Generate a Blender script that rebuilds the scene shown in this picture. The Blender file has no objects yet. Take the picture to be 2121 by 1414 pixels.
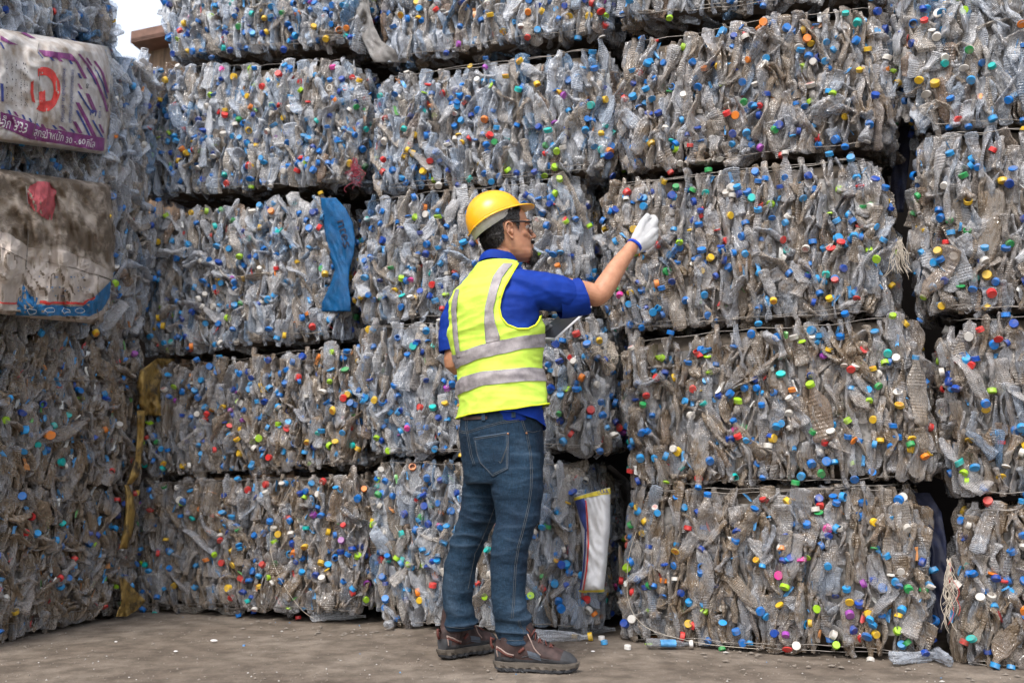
import bpy, bmesh, math, random
import numpy as np
from mathutils import Vector, Matrix, noise
from math import radians as R, sin, cos, pi, sqrt
random.seed(7)
rng = np.random.default_rng(11)
scene = bpy.context.scene
col = scene.collection

# ------------------------------------------------------------------ camera
CAM_H, FPX, W0, H0 = 0.69, 2062.0, 2121.0, 1414.0
PITCH = R(7.7)
def ray(px, py):
    x = (px - W0/2)/FPX; y = (H0/2 - py)/FPX
    return Vector((x, cos(PITCH) - y*sin(PITCH), sin(PITCH) + y*cos(PITCH)))
CAM = Vector((0, 0, CAM_H))
def at(px, py, Y):                     # pixel of the photo at world depth Y
    d = ray(px, py); return CAM + d*(Y/d.y)
def ground(px, py):
    d = ray(px, py); return CAM + d*(-CAM_H/d.z)
cam_d = bpy.data.cameras.new('camera'); cam = bpy.data.objects.new('camera', cam_d); col.objects.link(cam)
cam.location = CAM; cam.rotation_euler = (R(90)+PITCH, 0, 0)
cam_d.sensor_width = 36; cam_d.lens = FPX/W0*36; cam_d.clip_end = 2000; cam_d.clip_start = 0.05
cam_d.dof.use_dof = True; cam_d.dof.focus_distance = 3.75; cam_d.dof.aperture_fstop = 3.2
scene.camera = cam

# ------------------------------------------------------------------ light
world = bpy.data.worlds.new('World'); scene.world = world; world.use_nodes = True
nt = world.node_tree; bg = nt.nodes['Background']
sky = nt.nodes.new('ShaderNodeTexSky'); sky.sky_type = 'NISHITA'; sky.sun_disc = False
SUN_EL, SUN_AZ = R(52), R(205)         # azimuth clockwise from +Y; behind and left of the camera
sky.sun_elevation = SUN_EL; sky.sun_rotation = SUN_AZ; sky.air_density = 1.0; sky.dust_density = 3.0; sky.ozone_density = 1.0
mixw = nt.nodes.new('ShaderNodeMix'); mixw.data_type = 'RGBA'; mixw.inputs[0].default_value = 0.42
mixw.inputs[7].default_value = (7.5, 7.6, 7.8, 1)      # high thin overcast over the blue
nt.links.new(sky.outputs['Color'], mixw.inputs[6]); nt.links.new(mixw.outputs[2], bg.inputs['Color']); bg.inputs['Strength'].default_value = 0.15
sun_d = bpy.data.lights.new('sun', 'SUN'); sun_d.energy = 1.9; sun_d.angle = R(22); sun_d.color = (1, 0.97, 0.93)
sun = bpy.data.objects.new('sun', sun_d); col.objects.link(sun)
sd = Vector((sin(SUN_AZ)*cos(SUN_EL), cos(SUN_AZ)*cos(SUN_EL), sin(SUN_EL)))
sun.rotation_euler = sd.to_track_quat('Z', 'Y').to_euler(); sun.location = (0, -3, 8)
vs = scene.view_settings; vs.view_transform = 'Standard'; vs.look = 'None'; vs.exposure = 0.82; vs.gamma = 1
scene.cycles.max_bounces = 5; scene.cycles.transparent_max_bounces = 6; scene.cycles.diffuse_bounces = 2
scene.cycles.glossy_bounces = 2
scene.cycles.use_adaptive_sampling = True; scene.cycles.adaptive_threshold = 0.03; scene.cycles.transmission_bounces = 4
scene.cycles.use_denoising = True
scene.cycles.caustics_reflective = False; scene.cycles.caustics_refractive = False

# ------------------------------------------------------------------ materials
class NT:
    def __init__(s, name):
        s.m = bpy.data.materials.new(name); s.m.use_nodes = True
        s.t = s.m.node_tree; s.b = s.t.nodes['Principled BSDF']; s.out = s.t.nodes['Material Output']
    def n(s, kind, **kw):
        nd = s.t.nodes.new('ShaderNode'+kind)
        for k, v in kw.items():
            if k.startswith('i_'):
                key = k[2:]; key = int(key) if key.isdigit() else key.replace('_', ' ')
                nd.inputs[key].default_value = v
            else: setattr(nd, k, v)
        return nd
    def l(s, a, b): s.t.links.new(a, b)
    def ramp(s, fac, stops, interp='LINEAR'):
        r = s.t.nodes.new('ShaderNodeValToRGB'); r.color_ramp.interpolation = interp
        e = r.color_ramp.elements
        while len(e) < len(stops): e.new(0.5)
        for k, (p, c) in enumerate(stops):
            e[k].position = p; e[k].color = (*c, 1) if len(c) == 3 else c
        s.l(fac, r.inputs[0]); return r.outputs[0]
    def mix(s, fac, a, b, mode='MIX'):
        m = s.t.nodes.new('ShaderNodeMix'); m.data_type = 'RGBA'; m.blend_type = mode
        for sock, v in ((m.inputs[0], fac), (m.inputs[6], a), (m.inputs[7], b)):
            if hasattr(v, 'is_linked') or hasattr(v, 'links'): s.l(v, sock)
            else: sock.default_value = v if isinstance(v, (int, float)) else (*v, 1)
        return m.outputs[2]
    def math(s, op, a, b=None):
        m = s.t.nodes.new('ShaderNodeMath'); m.operation = op
        for i, v in enumerate((a, b)):
            if v is None: continue
            if hasattr(v, 'links'): s.l(v, m.inputs[i])
            else: m.inputs[i].default_value = v
        return m.outputs[0]
    def bump(s, h, strength, dist=0.01):
        b = s.t.nodes.new('ShaderNodeBump'); b.inputs['Strength'].default_value = strength
        b.inputs['Distance'].default_value = dist
        s.l(h, b.inputs['Height']); s.l(b.outputs[0], s.b.inputs['Normal']); return b.outputs[0]

def simple(name, c, rough=0.5, spec=0.5, noise_amt=0.15, scale=20, bump=0.0, metal=0):
    k = NT(name); tc = k.n('TexCoord'); nz = k.n('TexNoise'); nz.inputs['Scale'].default_value = scale; nz.inputs['Detail'].default_value = 5
    k.l(tc.outputs['Object'], nz.inputs['Vector'])
    d = tuple(x*(1-noise_amt) for x in c); u = tuple(min(1, x*(1+noise_amt)) for x in c)
    k.l(k.ramp(nz.outputs[0], [(0.3, d), (0.7, u)]), k.b.inputs['Base Color'])
    k.b.inputs['Roughness'].default_value = rough; k.b.inputs['Specular IOR Level'].default_value = spec
    k.b.inputs['Metallic'].default_value = metal
    if bump: k.bump(nz.outputs[0], bump, 0.004)
    return k.m

def plastic_material(name, opaque=False):
    k = NT(name)
    oi = k.n('ObjectInfo'); at_ = k.n('Attribute', attribute_name='rnd')
    r = k.math('FRACT', k.math('ADD', oi.outputs['Random'], at_.outputs['Fac']))
    base = k.ramp(r, [(0.0, (0.90, 0.93, 0.97)), (0.15, (0.76, 0.81, 0.89)), (0.30, (0.62, 0.71, 0.84)), (0.42, (0.72, 0.67, 0.61)),
                      (0.55, (0.36, 0.29, 0.22)), (0.64, (0.48, 0.62, 0.80)), (0.76, (0.74, 0.78, 0.84)), (0.86, (0.56, 0.50, 0.43)),
                      (0.925, (0.12, 0.34, 0.62)), (0.945, (0.58, 0.62, 0.68)), (0.975, (0.40, 0.24, 0.13)), (0.985, (0.70, 0.72, 0.75))])
    geo = k.n('NewGeometry')
    nz = k.n('TexNoise'); nz.inputs['Scale'].default_value = 9; nz.inputs['Detail'].default_value = 6; nz.inputs['Roughness'].default_value = 0.7
    k.l(geo.outputs['Position'], nz.inputs['Vector'])
    dirt = k.ramp(nz.outputs[0], [(0.42, (0, 0, 0)), (0.62, (1, 1, 1))])
    sep = k.n('SeparateColor'); k.l(oi.outputs['Color'], sep.inputs[0])
    dm = k.math('MULTIPLY', dirt, sep.outputs[0])
    base = k.mix(k.math('MULTIPLY', sep.outputs[0], 0.36), base, (0.44, 0.345, 0.26))  # per-bale brown: dust, with the shade of lower rows put into the colour
    c1 = k.mix(dm, base, (0.25, 0.185, 0.125))
    # stretch creases: fine noise along the bottle
    tc = k.n('TexCoord'); mp = k.n('Mapping'); mp.inputs['Scale'].default_value = (1, 1, 0.28)
    k.l(tc.outputs['Object'], mp.inputs[0])
    cr = k.n('TexVoronoi', feature='F1', distance='MANHATTAN'); cr.inputs['Scale'].default_value = 30; k.l(mp.outputs[0], cr.inputs['Vector'])
    n2 = k.n('TexNoise'); n2.inputs['Scale'].default_value = 26; n2.inputs['Detail'].default_value = 4; k.l(mp.outputs[0], n2.inputs['Vector'])
    tt = k.n('Attribute', attribute_name='along')
    fr = k.math('ADD', k.math('MULTIPLY', k.math('FRACT', k.math('MULTIPLY', r, 7.3)), 420.0), 380.0)
    wv = k.math('SINE', k.math('MULTIPLY', tt.outputs['Fac'], fr))
    msk = k.n('TexNoise'); msk.inputs['Scale'].default_value = 16; k.l(geo.outputs['Position'], msk.inputs['Vector'])
    mk = k.ramp(msk.outputs[0], [(0.46, (0, 0, 0)), (0.60, (0.15, 0.15, 0.15))])
    c2_ = k.n('TexVoronoi', feature='F1'); c2_.inputs['Scale'].default_value = 125; k.l(mp.outputs[0], c2_.inputs['Vector'])
    h = k.math('ADD', k.math('ADD', cr.outputs['Distance'], k.math('MULTIPLY', c2_.outputs['Distance'], 0.5)), n2.outputs[0]); h = k.math('ADD', h, k.math('MULTIPLY', wv, mk))
    bn = k.bump(h, 1.0, 0.0075)
    k.l(c1, k.b.inputs['Base Color'])
    k.b.inputs['Roughness'].default_value = 0.13; k.b.inputs['Specular IOR Level'].default_value = 0.6
    k.b.inputs['IOR'].default_value = 1.75
    if not opaque:
        tr = k.n('BsdfTransparent'); k.l(k.mix(0.25, (0.95, 0.96, 0.97), c1), tr.inputs[0])
        lw = k.n('LayerWeight'); lw.inputs['Blend'].default_value = 0.30; k.l(bn, lw.inputs['Normal'])
        f = k.math('MULTIPLY', k.math('SUBTRACT', 1.0, lw.outputs['Facing']), 0.84)
        f = k.math('SUBTRACT', f, k.math('MULTIPLY', dm, 0.35))
        ms = k.n('MixShader'); k.l(f, ms.inputs[0]); k.l(k.b.outputs[0], ms.inputs[1]); k.l(tr.outputs[0], ms.inputs[2])
        k.l(ms.outputs[0], k.out.inputs[0])
    return k.m
M_PL = plastic_material('crushed_clear_plastic')

def cap_material():
    k = NT('cap_plastic'); oi = k.n('ObjectInfo'); at_ = k.n('Attribute', attribute_name='capcol')
    at2 = k.n('Attribute', attribute_name='usecol')
    c = k.mix(at2.outputs['Fac'], oi.outputs['Color'], at_.outputs['Color'])
    nz = k.n('TexNoise'); nz.inputs['Scale'].default_value = 40; nz.inputs['Detail'].default_value = 5
    geo = k.n('NewGeometry'); k.l(geo.outputs['Position'], nz.inputs['Vector'])
    d = k.ramp(nz.outputs[0], [(0.45, (0.0, 0.0, 0.0)), (0.75, (0.6, 0.6, 0.6))])
    k.l(k.mix(d, c, (0.25, 0.2, 0.15)), k.b.inputs['Base Color']); k.b.inputs['Roughness'].default_value = 0.42
    return k.m
M_CAP = cap_material()
M_RED = simple('red_print', (0.55, 0.03, 0.03), 0.5)
M_CORE = simple('dirty_plastic_seam_shade', (0.085, 0.068, 0.052), 0.6, 0.3, 0.5, 25, 0.8)  # dirty brown on core top and bottom, dark to paint shade into row seams
M_CORE2 = simple('packed_film', (0.24, 0.225, 0.21), 0.3, 0.6, 0.6, 45, 1.0)
M_LABEL = [simple('label_film_'+n, c, 0.35, 0.5, 0.5, 30, 0.4) for n, c in
           (('blue', (0.08, 0.28, 0.55)), ('white', (0.6, 0.6, 0.58)), ('orange', (0.5, 0.22, 0.08)), ('red', (0.45, 0.06, 0.06)), ('green', (0.12, 0.32, 0.1)))]
M_WIRE = simple('steel_wire', (0.22, 0.2, 0.18), 0.45, 0.5, 0.3, 30, 0, 0.6)

# ------------------------------------------------------------------ helpers for objects
def mesh_from(name, V, F, mats, smooth=False, fmat=None):
    me = bpy.data.meshes.new(name)
    V = np.asarray(V, dtype=np.float32)
    if isinstance(F, np.ndarray):
        nf, k = F.shape
        me.vertices.add(len(V)); me.vertices.foreach_set('co', V.ravel())
        me.loops.add(nf*k); me.loops.foreach_set('vertex_index', F.astype(np.int32).ravel())
        me.polygons.add(nf); me.polygons.foreach_set('loop_start', np.arange(0, nf*k, k, dtype=np.int32))
        me.polygons.foreach_set('loop_total', np.full(nf, k, dtype=np.int32))
        me.update(calc_edges=True)
    else:
        me.from_pydata([tuple(map(float, v)) for v in V], [], [tuple(map(int, f)) for f in F]); me.update()
    for m in (mats if isinstance(mats, (list, tuple)) else [mats]): me.materials.append(m)
    if fmat is not None: me.polygons.foreach_set('material_index', np.asarray(fmat, dtype=np.int32))
    me.polygons.foreach_set('use_smooth', np.full(len(me.polygons), bool(smooth)))
    return me
def obj(name, me, parent=None, loc=None, rot=None):
    o = bpy.data.objects.new(name, me); col.objects.link(o)
    if parent is not None: o.parent = parent
    if loc is not None: o.location = loc
    if rot is not None: o.rotation_euler = rot
    return o
def tag(o, label=None, cat=None, group=None, kind=None):
    if label: o['label'] = label
    if cat: o['category'] = cat
    if group: o['group'] = group
    if kind: o['kind'] = kind
    return o
def empty(name, loc): 
    o = bpy.data.objects.new(name, None); o.empty_display_size = 0.1; o.location = loc; col.objects.link(o); return o
def grid_faces(nu, nv, wrap_u=False):
    i = np.arange(nu if wrap_u else nu-1); j = np.arange(nv-1)
    I, J = np.meshgrid(i, j, indexing='ij'); I2 = (I+1) % nu
    return np.stack([I*nv+J, I2*nv+J, I2*nv+J+1, I*nv+J+1], -1).reshape(-1, 4)
def tube(points, rad, n=8, closed_ends=True):
    """tube along a polyline; rad number or list. returns V, F(list)"""
    P = [Vector(p) for p in points]; m = len(P)
    rr = rad if isinstance(rad, (list, tuple)) else [rad]*m
    V = []; F = []; up = None
    for i in range(m):
        t = (P[min(i+1, m-1)] - P[max(i-1, 0)]).normalized()
        if up is None:
            up = Vector((0, 0, 1)) if abs(t.z) < 0.9 else Vector((1, 0, 0))
        a = (up - t*up.dot(t)).normalized(); b = t.cross(a); up = a
        for k in range(n):
            th = 2*pi*k/n; V.append(P[i] + (a*cos(th) + b*sin(th))*rr[i])
    for i in range(m-1):
        for k in range(n):
            k2 = (k+1) % n; F.append((i*n+k, i*n+k2, (i+1)*n+k2, (i+1)*n+k))
    if closed_ends: F.append(tuple(range(n))[::-1]); F.append(tuple((m-1)*n+k for k in range(n)))
    return V, F
def merge(parts):
    V = []; F = []
    for v, f in parts:
        o = len(V); V += list(v); F += [tuple(i+o for i in q) for q in f]
    return V, F

# ------------------------------------------------------------------ bottle prototypes
def bottle_grid(seed, nth, nt, crush, bend, sharp, r0=0.029, L=0.215, kind=0):
    """crushed PET bottle along +z, origin at its middle. returns V (nth*nt)"""
    rg = random.Random(seed)
    prof = [(0, 0.3), (0.012, 0.95), (0.05, 1.0), (0.60, 1.0), (0.72, 0.93), (0.84, 0.6), (0.90, 0.42), (0.955, 0.40), (1.0, 0.40)]
    if kind == 1: prof = [(0, 0.3), (0.02, 0.92), (0.08, 1.0), (0.30, 0.92), (0.42, 0.86), (0.6, 1.0), (0.72, 0.88), (0.84, 0.55), (0.9, 0.42), (1.0, 0.40)]
    if kind == 2: prof = [(0, 0.3), (0.02, 1.0), (0.70, 1.0), (0.8, 0.85), (0.87, 0.6), (0.91, 0.5), (1.0, 0.48)]
    V = np.zeros((nth, nt, 3)); ph1, ph2, ph3 = rg.uniform(0, 6), rg.uniform(0, 6), rg.uniform(0, 6)
    off = Vector((rg.uniform(0, 90), rg.uniform(0, 90), rg.uniform(0, 90)))
    ribs = rg.choice([0, 14, 22])
    for j in range(nt):
        t = j/(nt-1)
        for q in range(len(prof)-1):
            if prof[q][0] <= t <= prof[q+1][0]:
                f = (t-prof[q][0])/max(1e-6, prof[q+1][0]-prof[q][0]); rr = prof[q][1]*(1-f)+prof[q+1][1]*f; break
        neck = max(0, min(1, (t-0.80)/0.1))
        cf = crush*(0.8+0.35*sin(ph1+t*7))*(1-neck)+neck
        wd = 1.0 + (1-crush)*0.30*(1-neck)
        if ribs and 0.08 < t < 0.62: rr *= 1+0.035*sin(t*ribs*2*pi)
        bx = bend*sin(ph2+t*4.5)*0.55; by = bend*0.5*sin(ph3+t*5.5); tw = (1-neck)*0.3*sin(ph3+t*3.3)
        for i in range(nth):
            th = 2*pi*i/nth; x = rr*r0*cos(th)*wd; y = rr*r0*sin(th)*cf
            if crush < 0.8:
                y += (1-neck)*r0*0.12*math.copysign(1, sin(th))*(abs(cos(th*2+ph1+t*5))-0.5)
            p = Vector((cos(th), sin(th), t*5))*1.3 + off
            nn = noise.noise_vector(p*1.7)*sharp*(1-neck*0.9)
            ri = (0.5-abs(noise.noise(p*2.9)))*sharp*1.2*(1-neck)
            x += nn.x+ri*cos(th); y += nn.y*0.8+ri*sin(th)*cf
            c, s = cos(tw), sin(tw)
            V[i, j] = (x*c-y*s+bx, x*s+y*c+by, (t-0.5)*L + nn.z*0.6)
    return V.reshape(-1, 3)
def bottle_faces(nth, nt):
    return np.vstack([grid_faces(nth, nt, True)])
PROTO_HI = []; HI_END = []
for k in range(14):
    crush = [0.32, 0.4, 0.5, 0.36, 0.6, 0.3, 0.45, 0.8, 0.35, 0.42, 0.28, 0.55, 0.38, 0.7][k]
    L = [0.20, 0.23, 0.19, 0.25, 0.21, 0.22, 0.27, 0.2, 0.18, 0.22, 0.24, 0.2, 0.23, 0.2][k]
    nth, nt = 14, 30
    V = bottle_grid(k, nth, nt, crush, 0.008+0.005*(k % 3), 0.0045, 0.029, L, k % 3)
    me = mesh_from('bottle', V, bottle_faces(nth, nt), M_PL, True); 
    a = me.attributes.new('rnd', 'FLOAT', 'POINT'); a.data.foreach_set('value', np.zeros(len(V), dtype=np.float32))
    a = me.attributes.new('along', 'FLOAT', 'POINT'); a.data.foreach_set('value', V[:, 2].astype(np.float32))
    PROTO_HI.append(me)
    ring = V.reshape(nth, nt, 3)[:, -1].mean(0); ring2 = V.reshape(nth, nt, 3)[:, -4].mean(0)
    HI_END.append((Vector(ring), (Vector(ring)-Vector(ring2)).normalized()))
PROTO_LO = []
LO_N = (10, 18)
for k in range(16):
    PROTO_LO.append(bottle_grid(100+k, LO_N[0], LO_N[1], random.uniform(0.2, 0.5), 0.011, 0.0045, 0.030, random.uniform(0.17, 0.27), k % 3))
LO_F = bottle_faces(*LO_N)
# cap prototypes
def cap_geom(n=20, r=0.0168, h=0.018, ridged=True):
    V = []; F = []
    rings = [(0.78, 0), (1.0, 0.0), (1.0, 0.10), (0.965, 0.14), (0.965, 0.2), (1.0, 0.24), (1.0, 0.9), (0.93, 1.0), (0.0, 1.0)]
    for (q, z) in rings:
        for i in range(n):
            rr = r*q*(0.975 if ridged and i % 2 and 0.2 < z < 0.95 else 1)
            V.append((rr*cos(2*pi*i/n), rr*sin(2*pi*i/n), z*h - h*0.15))
    for a in range(len(rings)-1):
        for i in range(n): F.append((a*n+i, a*n+(i+1) % n, (a+1)*n+(i+1) % n, (a+1)*n+i))
    return np.array(V), np.array(F)
capV, capF = cap_geom()
CAP_ME = mesh_from('bottle_cap', capV, capF, M_CAP)
u_ = CAP_ME.attributes.new('usecol', 'FLOAT', 'POINT')
# cap with a round red mark on its yellow top
ringV = []; ringF = []
for (r_a, r_b) in ((0.0095, 0.0115), (0.003, 0.0055)):
    o = len(ringV); n = 20
    for i in range(n+1 if r_a > 0.005 else n+1):
        th = 2*pi*i/n*(0.85 if r_a > 0.005 else 1)
        ringV += [(r_a*cos(th), r_a*sin(th), 0.018*0.85+0.0004), (r_b*cos(th), r_b*sin(th), 0.018*0.85+0.0004)]
    for i in range(n): ringF.append((o+2*i, o+2*i+1, o+2*i+3, o+2*i+2))
cv = np.vstack([capV, np.array(ringV)]); cf = np.vstack([capF, np.array(ringF)+len(capV)])
CAP_MARK = mesh_from('bottle_cap', cv, cf, [M_CAP, M_RED], fmat=[0]*len(capF)+[1]*len(ringF))
u_ = CAP_MARK.attributes.new('usecol', 'FLOAT', 'POINT')
CAPCOLS = [((0.0, 0.15, 0.50), 30), ((0.02, 0.28, 0.62), 20), ((0.0, 0.05, 0.32), 14), ((0.66, 0.63, 0.58), 12), ((0.74, 0.46, 0.02), 8),
           ((0.62, 0.03, 0.03), 9), ((0.35, 0.62, 0.02), 7), ((0.02, 0.30, 0.08), 3), ((0.0, 0.45, 0.42), 4),
           ((0.80, 0.22, 0.02), 2.5), ((0.32, 0.06, 0.38), 1), ((0.80, 0.05, 0.35), .5)]
CW = np.cumsum([w for _, w in CAPCOLS]); CW = CW/CW[-1]
def capcol(rg, bias=None):
    if bias and rg.random() < 0.35: return bias
    c = CAPCOLS[int(np.searchsorted(CW, rg.random()))][0]
    s = rg.uniform(0.75, 1.1); return tuple(min(1, x*s) for x in c)

def rot_from(zaxis, xaxis):
    z = zaxis.normalized(); x = (xaxis - z*xaxis.dot(z)).normalized(); y = z.cross(x)
    return Matrix((x, y, z)).transposed()

# ------------------------------------------------------------------ bales
class Bale:
    """compressed bale. corners: front face TL TR BR BL world points, out: outward normal of the front"""
    def __init__(s, corners, out, depth=1.0, bulge=0.05, rad=0.11, radv=0.05, seed=0, curv=0.03):
        s.TL, s.TR, s.BR, s.BL = [Vector(c) for c in corners]; s.out = out.normalized(); s.D = depth
        s.bulge, s.rad, s.radv, s.seed, s.curv = bulge, rad, radv, seed, curv
        s.W = ((s.TR-s.TL).length + (s.BR-s.BL).length)/2; s.H = ((s.TL-s.BL).length + (s.TR-s.BR).length)/2
        s.ex = ((s.TR-s.TL)+(s.BR-s.BL)).normalized(); s.ez = ((s.TL-s.BL)+(s.TR-s.BR)).normalized()
    def P(s, sl, v, d=0.0):
        """sl: arc length from the left front edge (negative = on the left side, > W = right side); v 0..1; d outward offset"""
        W, rd = s.W, s.rad
        # rounded plan path, arc length to (x, depth, angle)
        q = rd*pi/2
        def path(a):                      # a measured from the start of the left arc
            if a < 0: return 0.0, rd - a, -pi/2
            if a < q: th = a/rd; return rd*(1-cos(th)), rd*(1-sin(th)), -(pi/2-th)
            return None
        a = sl + q - rd*0.4
        flat = W-2*rd
        if a < q: x, dep, ang = path(a)
        elif a < q+flat: x, dep, ang = rd+(a-q), 0.0, 0.0
        else:
            b = 2*q+flat-a; x, dep, ang = path(b); x = W-x; ang = -ang
        t_ = 2*v-1; k = 1 + s.bulge*(1-t_*t_) - 0.055*min(1.4, 1/W)*abs(t_)**7
        xc = (x-W/2)*k
        u = xc/W + 0.5
        # vertical rounding
        e = min(v, 1-v)*s.H; rv = s.radv
        rec = rv - sqrt(max(0, rv*rv-(rv-e)**2)) if e < rv else 0.0
        nz = noise.noise(Vector((u*3.1+s.seed*7.3, v*2.2, s.seed*1.7)))*0.022
        base = s.TL*(1-u)*v + s.TR*u*v + s.BR*u*(1-v) + s.BL*(1-u)*(1-v)
        nrm = s.out*cos(ang) + s.ex*sin(ang)
        p = base - s.out*dep + nrm*(d + nz - rec)
        # strips lean: curve of columns
        return p, nrm

BOT_N = [0]
def build_bale(name, label, corners, out, seed, dirt=0.4, cat='bale', group='bales of crushed plastic bottles', depth=1.0,
               n_cap=100, cap_size=1.0, under=True, top=False, side='both', bulge=0.04, spacing=0.0225, bias=None, s_lo=None, s_hi=None,
               mess=0.12, n_stuff=1.0, lean=0.0, wires=(0.0, 1.0), big=1.0, loose=1.0):
    rg = random.Random(seed*31+5)
    B = Bale(corners, out, depth, bulge=bulge, seed=seed)
    root = empty(name, (B.BL+B.BR)/2 - B.out*depth/2); root.location.z = min(B.BL.z, B.BR.z)
    root.rotation_euler = (0, 0, math.atan2(B.ex.y, B.ex.x))
    tag(root, label, cat, group)
    bpy_inv = (Matrix.Translation(root.location) @ root.rotation_euler.to_matrix().to_4x4()).inverted()
    sd = 0.45 if side in ('both', 'left') else 0.08
    s0 = -sd if s_lo is None else s_lo; s1 = B.W + (0.45 if side in ('both', 'right') else 0.08) if s_hi is None else s_hi
    # ---- core
    nu, nv = 40, 10
    us = np.linspace(-depth+0.1, B.W+depth-0.1, nu); V = np.zeros((nu, nv+4, 3))
    for i, sl in enumerate(us):
        for j in range(nv+4):
            v = min(1, max(0, (j-2)/(nv-1)))
            p, n = B.P(sl, v, -0.055)
            if j <= 1 or j >= nv+2:
                cc = (B.TL+B.TR)/2 if j > 5 else (B.BL+B.BR)/2
                cc = cc - B.out*depth*0.5
                f = {1: 0.05, 0: 1, nv+2: 0.05, nv+3: 1}[j]
                p = p.lerp(cc, f)
            V[i, j] = p + Vector([rg.uniform(-0.006, 0.006) for _ in range(3)])
            V[i, j, 2] += 0.008 if j <= 2 else (-0.008 if j >= nv+1 else 0)
    V = V.reshape(-1, 3); Vl = np.array([bpy_inv @ Vector(v) for v in V])
    F = np.vstack([grid_faces(nu, nv+4)])
    core = obj('packed_core', mesh_from('packed_core', Vl, F, [M_CORE2, M_CORE], fmat=[1 if (q % (nv+3)) < 3 or (q % (nv+3)) > nv-1 else 0 for q in range(len(F))]), root)
    # ---- bottle placements in strips
    spots = []
    sl = s0
    while sl < s1:
        front = 0 <= sl <= B.W
        v = rg.uniform(-0.03, 0.01)
        while v < 0.93:
            Lr = rg.uniform(0.10, 0.18) if rg.random() < 0.8 else rg.uniform(0.18, 0.24)
            vc = v + Lr/2/B.H
            if vc > 0.97: break
            spots.append([sl + rg.gauss(0, 0.008), max(0.39*Lr/B.H+0.002, min(0.998-0.39*Lr/B.H, vc)), rg.uniform(-0.046, -0.018), rg.gauss(0, mess) + (rg.gauss(0, 0.5) if rg.random() < 0.15 else 0) + lean, Lr])
            v += Lr/B.H*rg.uniform(0.6, 0.92)
        sl += spacing*rg.uniform(0.75, 1.2)*(1 if front else 1.3)
    extra = int(len(spots)*0.22)
    for _ in range(extra):
        spots.append([rg.uniform(s0, s1), rg.uniform(0.17, 0.83), rg.uniform(-0.03, 0.004), rg.gauss(0, mess*4)+lean, rg.uniform(0.10, 0.18)])
    rg.shuffle(spots)
    # keep the biggest-looking ones as parts: those nearest the outside surface in front
    order = sorted(range(len(spots)), key=lambda i: -(spots[i][2] + (0 if 0 < spots[i][0] < B.W else -0.2)))
    partset = set(order[:n_cap])
    LV = []; LF = []; LR = []; LT = []; off = 0
    caps_extra = []
    for idx, (a, v, d, tilt, Lr) in enumerate(spots):
        p, n = B.P(a, v, d)
        hx = n.cross(B.ez).normalized()
        # curve of the strips towards the ends
        un = (a-B.W/2)/(B.W/2); vn = 2*v-1
        ax = (B.ez*cos(tilt) - hx*sin(tilt)).normalized()
        ax = (ax + hx*(0.20*un*vn if abs(un) < 1.2 else 0) + n*rg.gauss(0, 0.10) - n*0.35*max(0, abs(vn)-0.6)*math.copysign(1, vn)).normalized()
        if rg.random() < 0.5: ax = -ax
        flat = rg.random()
        side_ax = n if flat < 0.62 else hx
        xa = (side_ax + (hx if flat < 0.62 else n)*rg.gauss(0, 0.45)).normalized()
        M3 = rot_from(ax, xa)
        if idx in partset:
            k = rg.randrange(14); sc = big*rg.uniform(0.72, 0.98) if rg.random() < 0.85 else rg.uniform(1.0, 1.35)
            M = Matrix.Translation(p) @ M3.to_4x4() @ Matrix.Diagonal((sc*0.95, sc*0.95, sc*Lr/0.20, 1))
            o = obj('bottle', PROTO_HI[k], root); o.matrix_local = bpy_inv @ M
            o.color = (dirt*rg.uniform(0.6, 1.3), 0, 0, 1)
            e, dr = HI_END[k]
            # cap as sub-part; it peeks outward
            tip = M @ e; td = (M3 @ dr).normalized()
            pushed = td + n*rg.uniform(0.0, 1.6) + Vector((0, 0, rg.uniform(-0.3, 0.3))); pushed.normalize()
            tipn = tip + n*max(0, -(d)+rg.uniform(-0.022, 0.006))*0.8
            cs = rg.uniform(0.80, 1.06)*cap_size; thin = 1.0 if rg.random() < 0.8 else 0.35
            Mc = Matrix.Translation(tipn) @ rot_from(pushed, xa).to_4x4() @ Matrix.Diagonal((cs, cs, cs*thin, 1))
            cc = capcol(rg, bias)
            yel = cc[0] > 0.55 and 0.3 < cc[1] < 0.6 and rg.random() < 0.5
            if rg.random() < (0.10 if noise.noise(Vector((p.x*5, p.y*5, p.z*5+seed))) > -0.12 else 0.60): continue
            c = obj('bottle_cap', CAP_MARK if yel else CAP_ME, o); c.color = (*cc, 1)
            c.matrix_local = M.inverted() @ Mc
        else:
            k = rg.randrange(16); sc = big*rg.uniform(0.7, 1.0)
            A = np.array(bpy_inv @ (Matrix.Translation(p) @ M3.to_4x4() @ Matrix.Diagonal((sc, sc, sc*Lr/0.20, 1))))
            vv = PROTO_LO[k] @ A[:3, :3].T + A[:3, 3]
            LV.append(vv); LF.append(LO_F+off); off += len(vv); LR.append(np.full(len(vv), rg.random())); LT.append(PROTO_LO[k][:, 2])
            if rg.random() < loose*(0.55 if noise.noise(Vector((p.x*5, p.y*5, p.z*5+seed))) > -0.05 else 0.12): caps_extra.append((B.P(a+rg.uniform(-.01, .01), min(0.96, max(0.03, v+rg.uniform(-.1, .1))), rg.uniform(-0.032, 0.0))[0], n))
    # bottles lying on the underside / top
    nund = int(B.W*85) if under else 0; ntop = int(B.W*30) if top else 0
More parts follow.
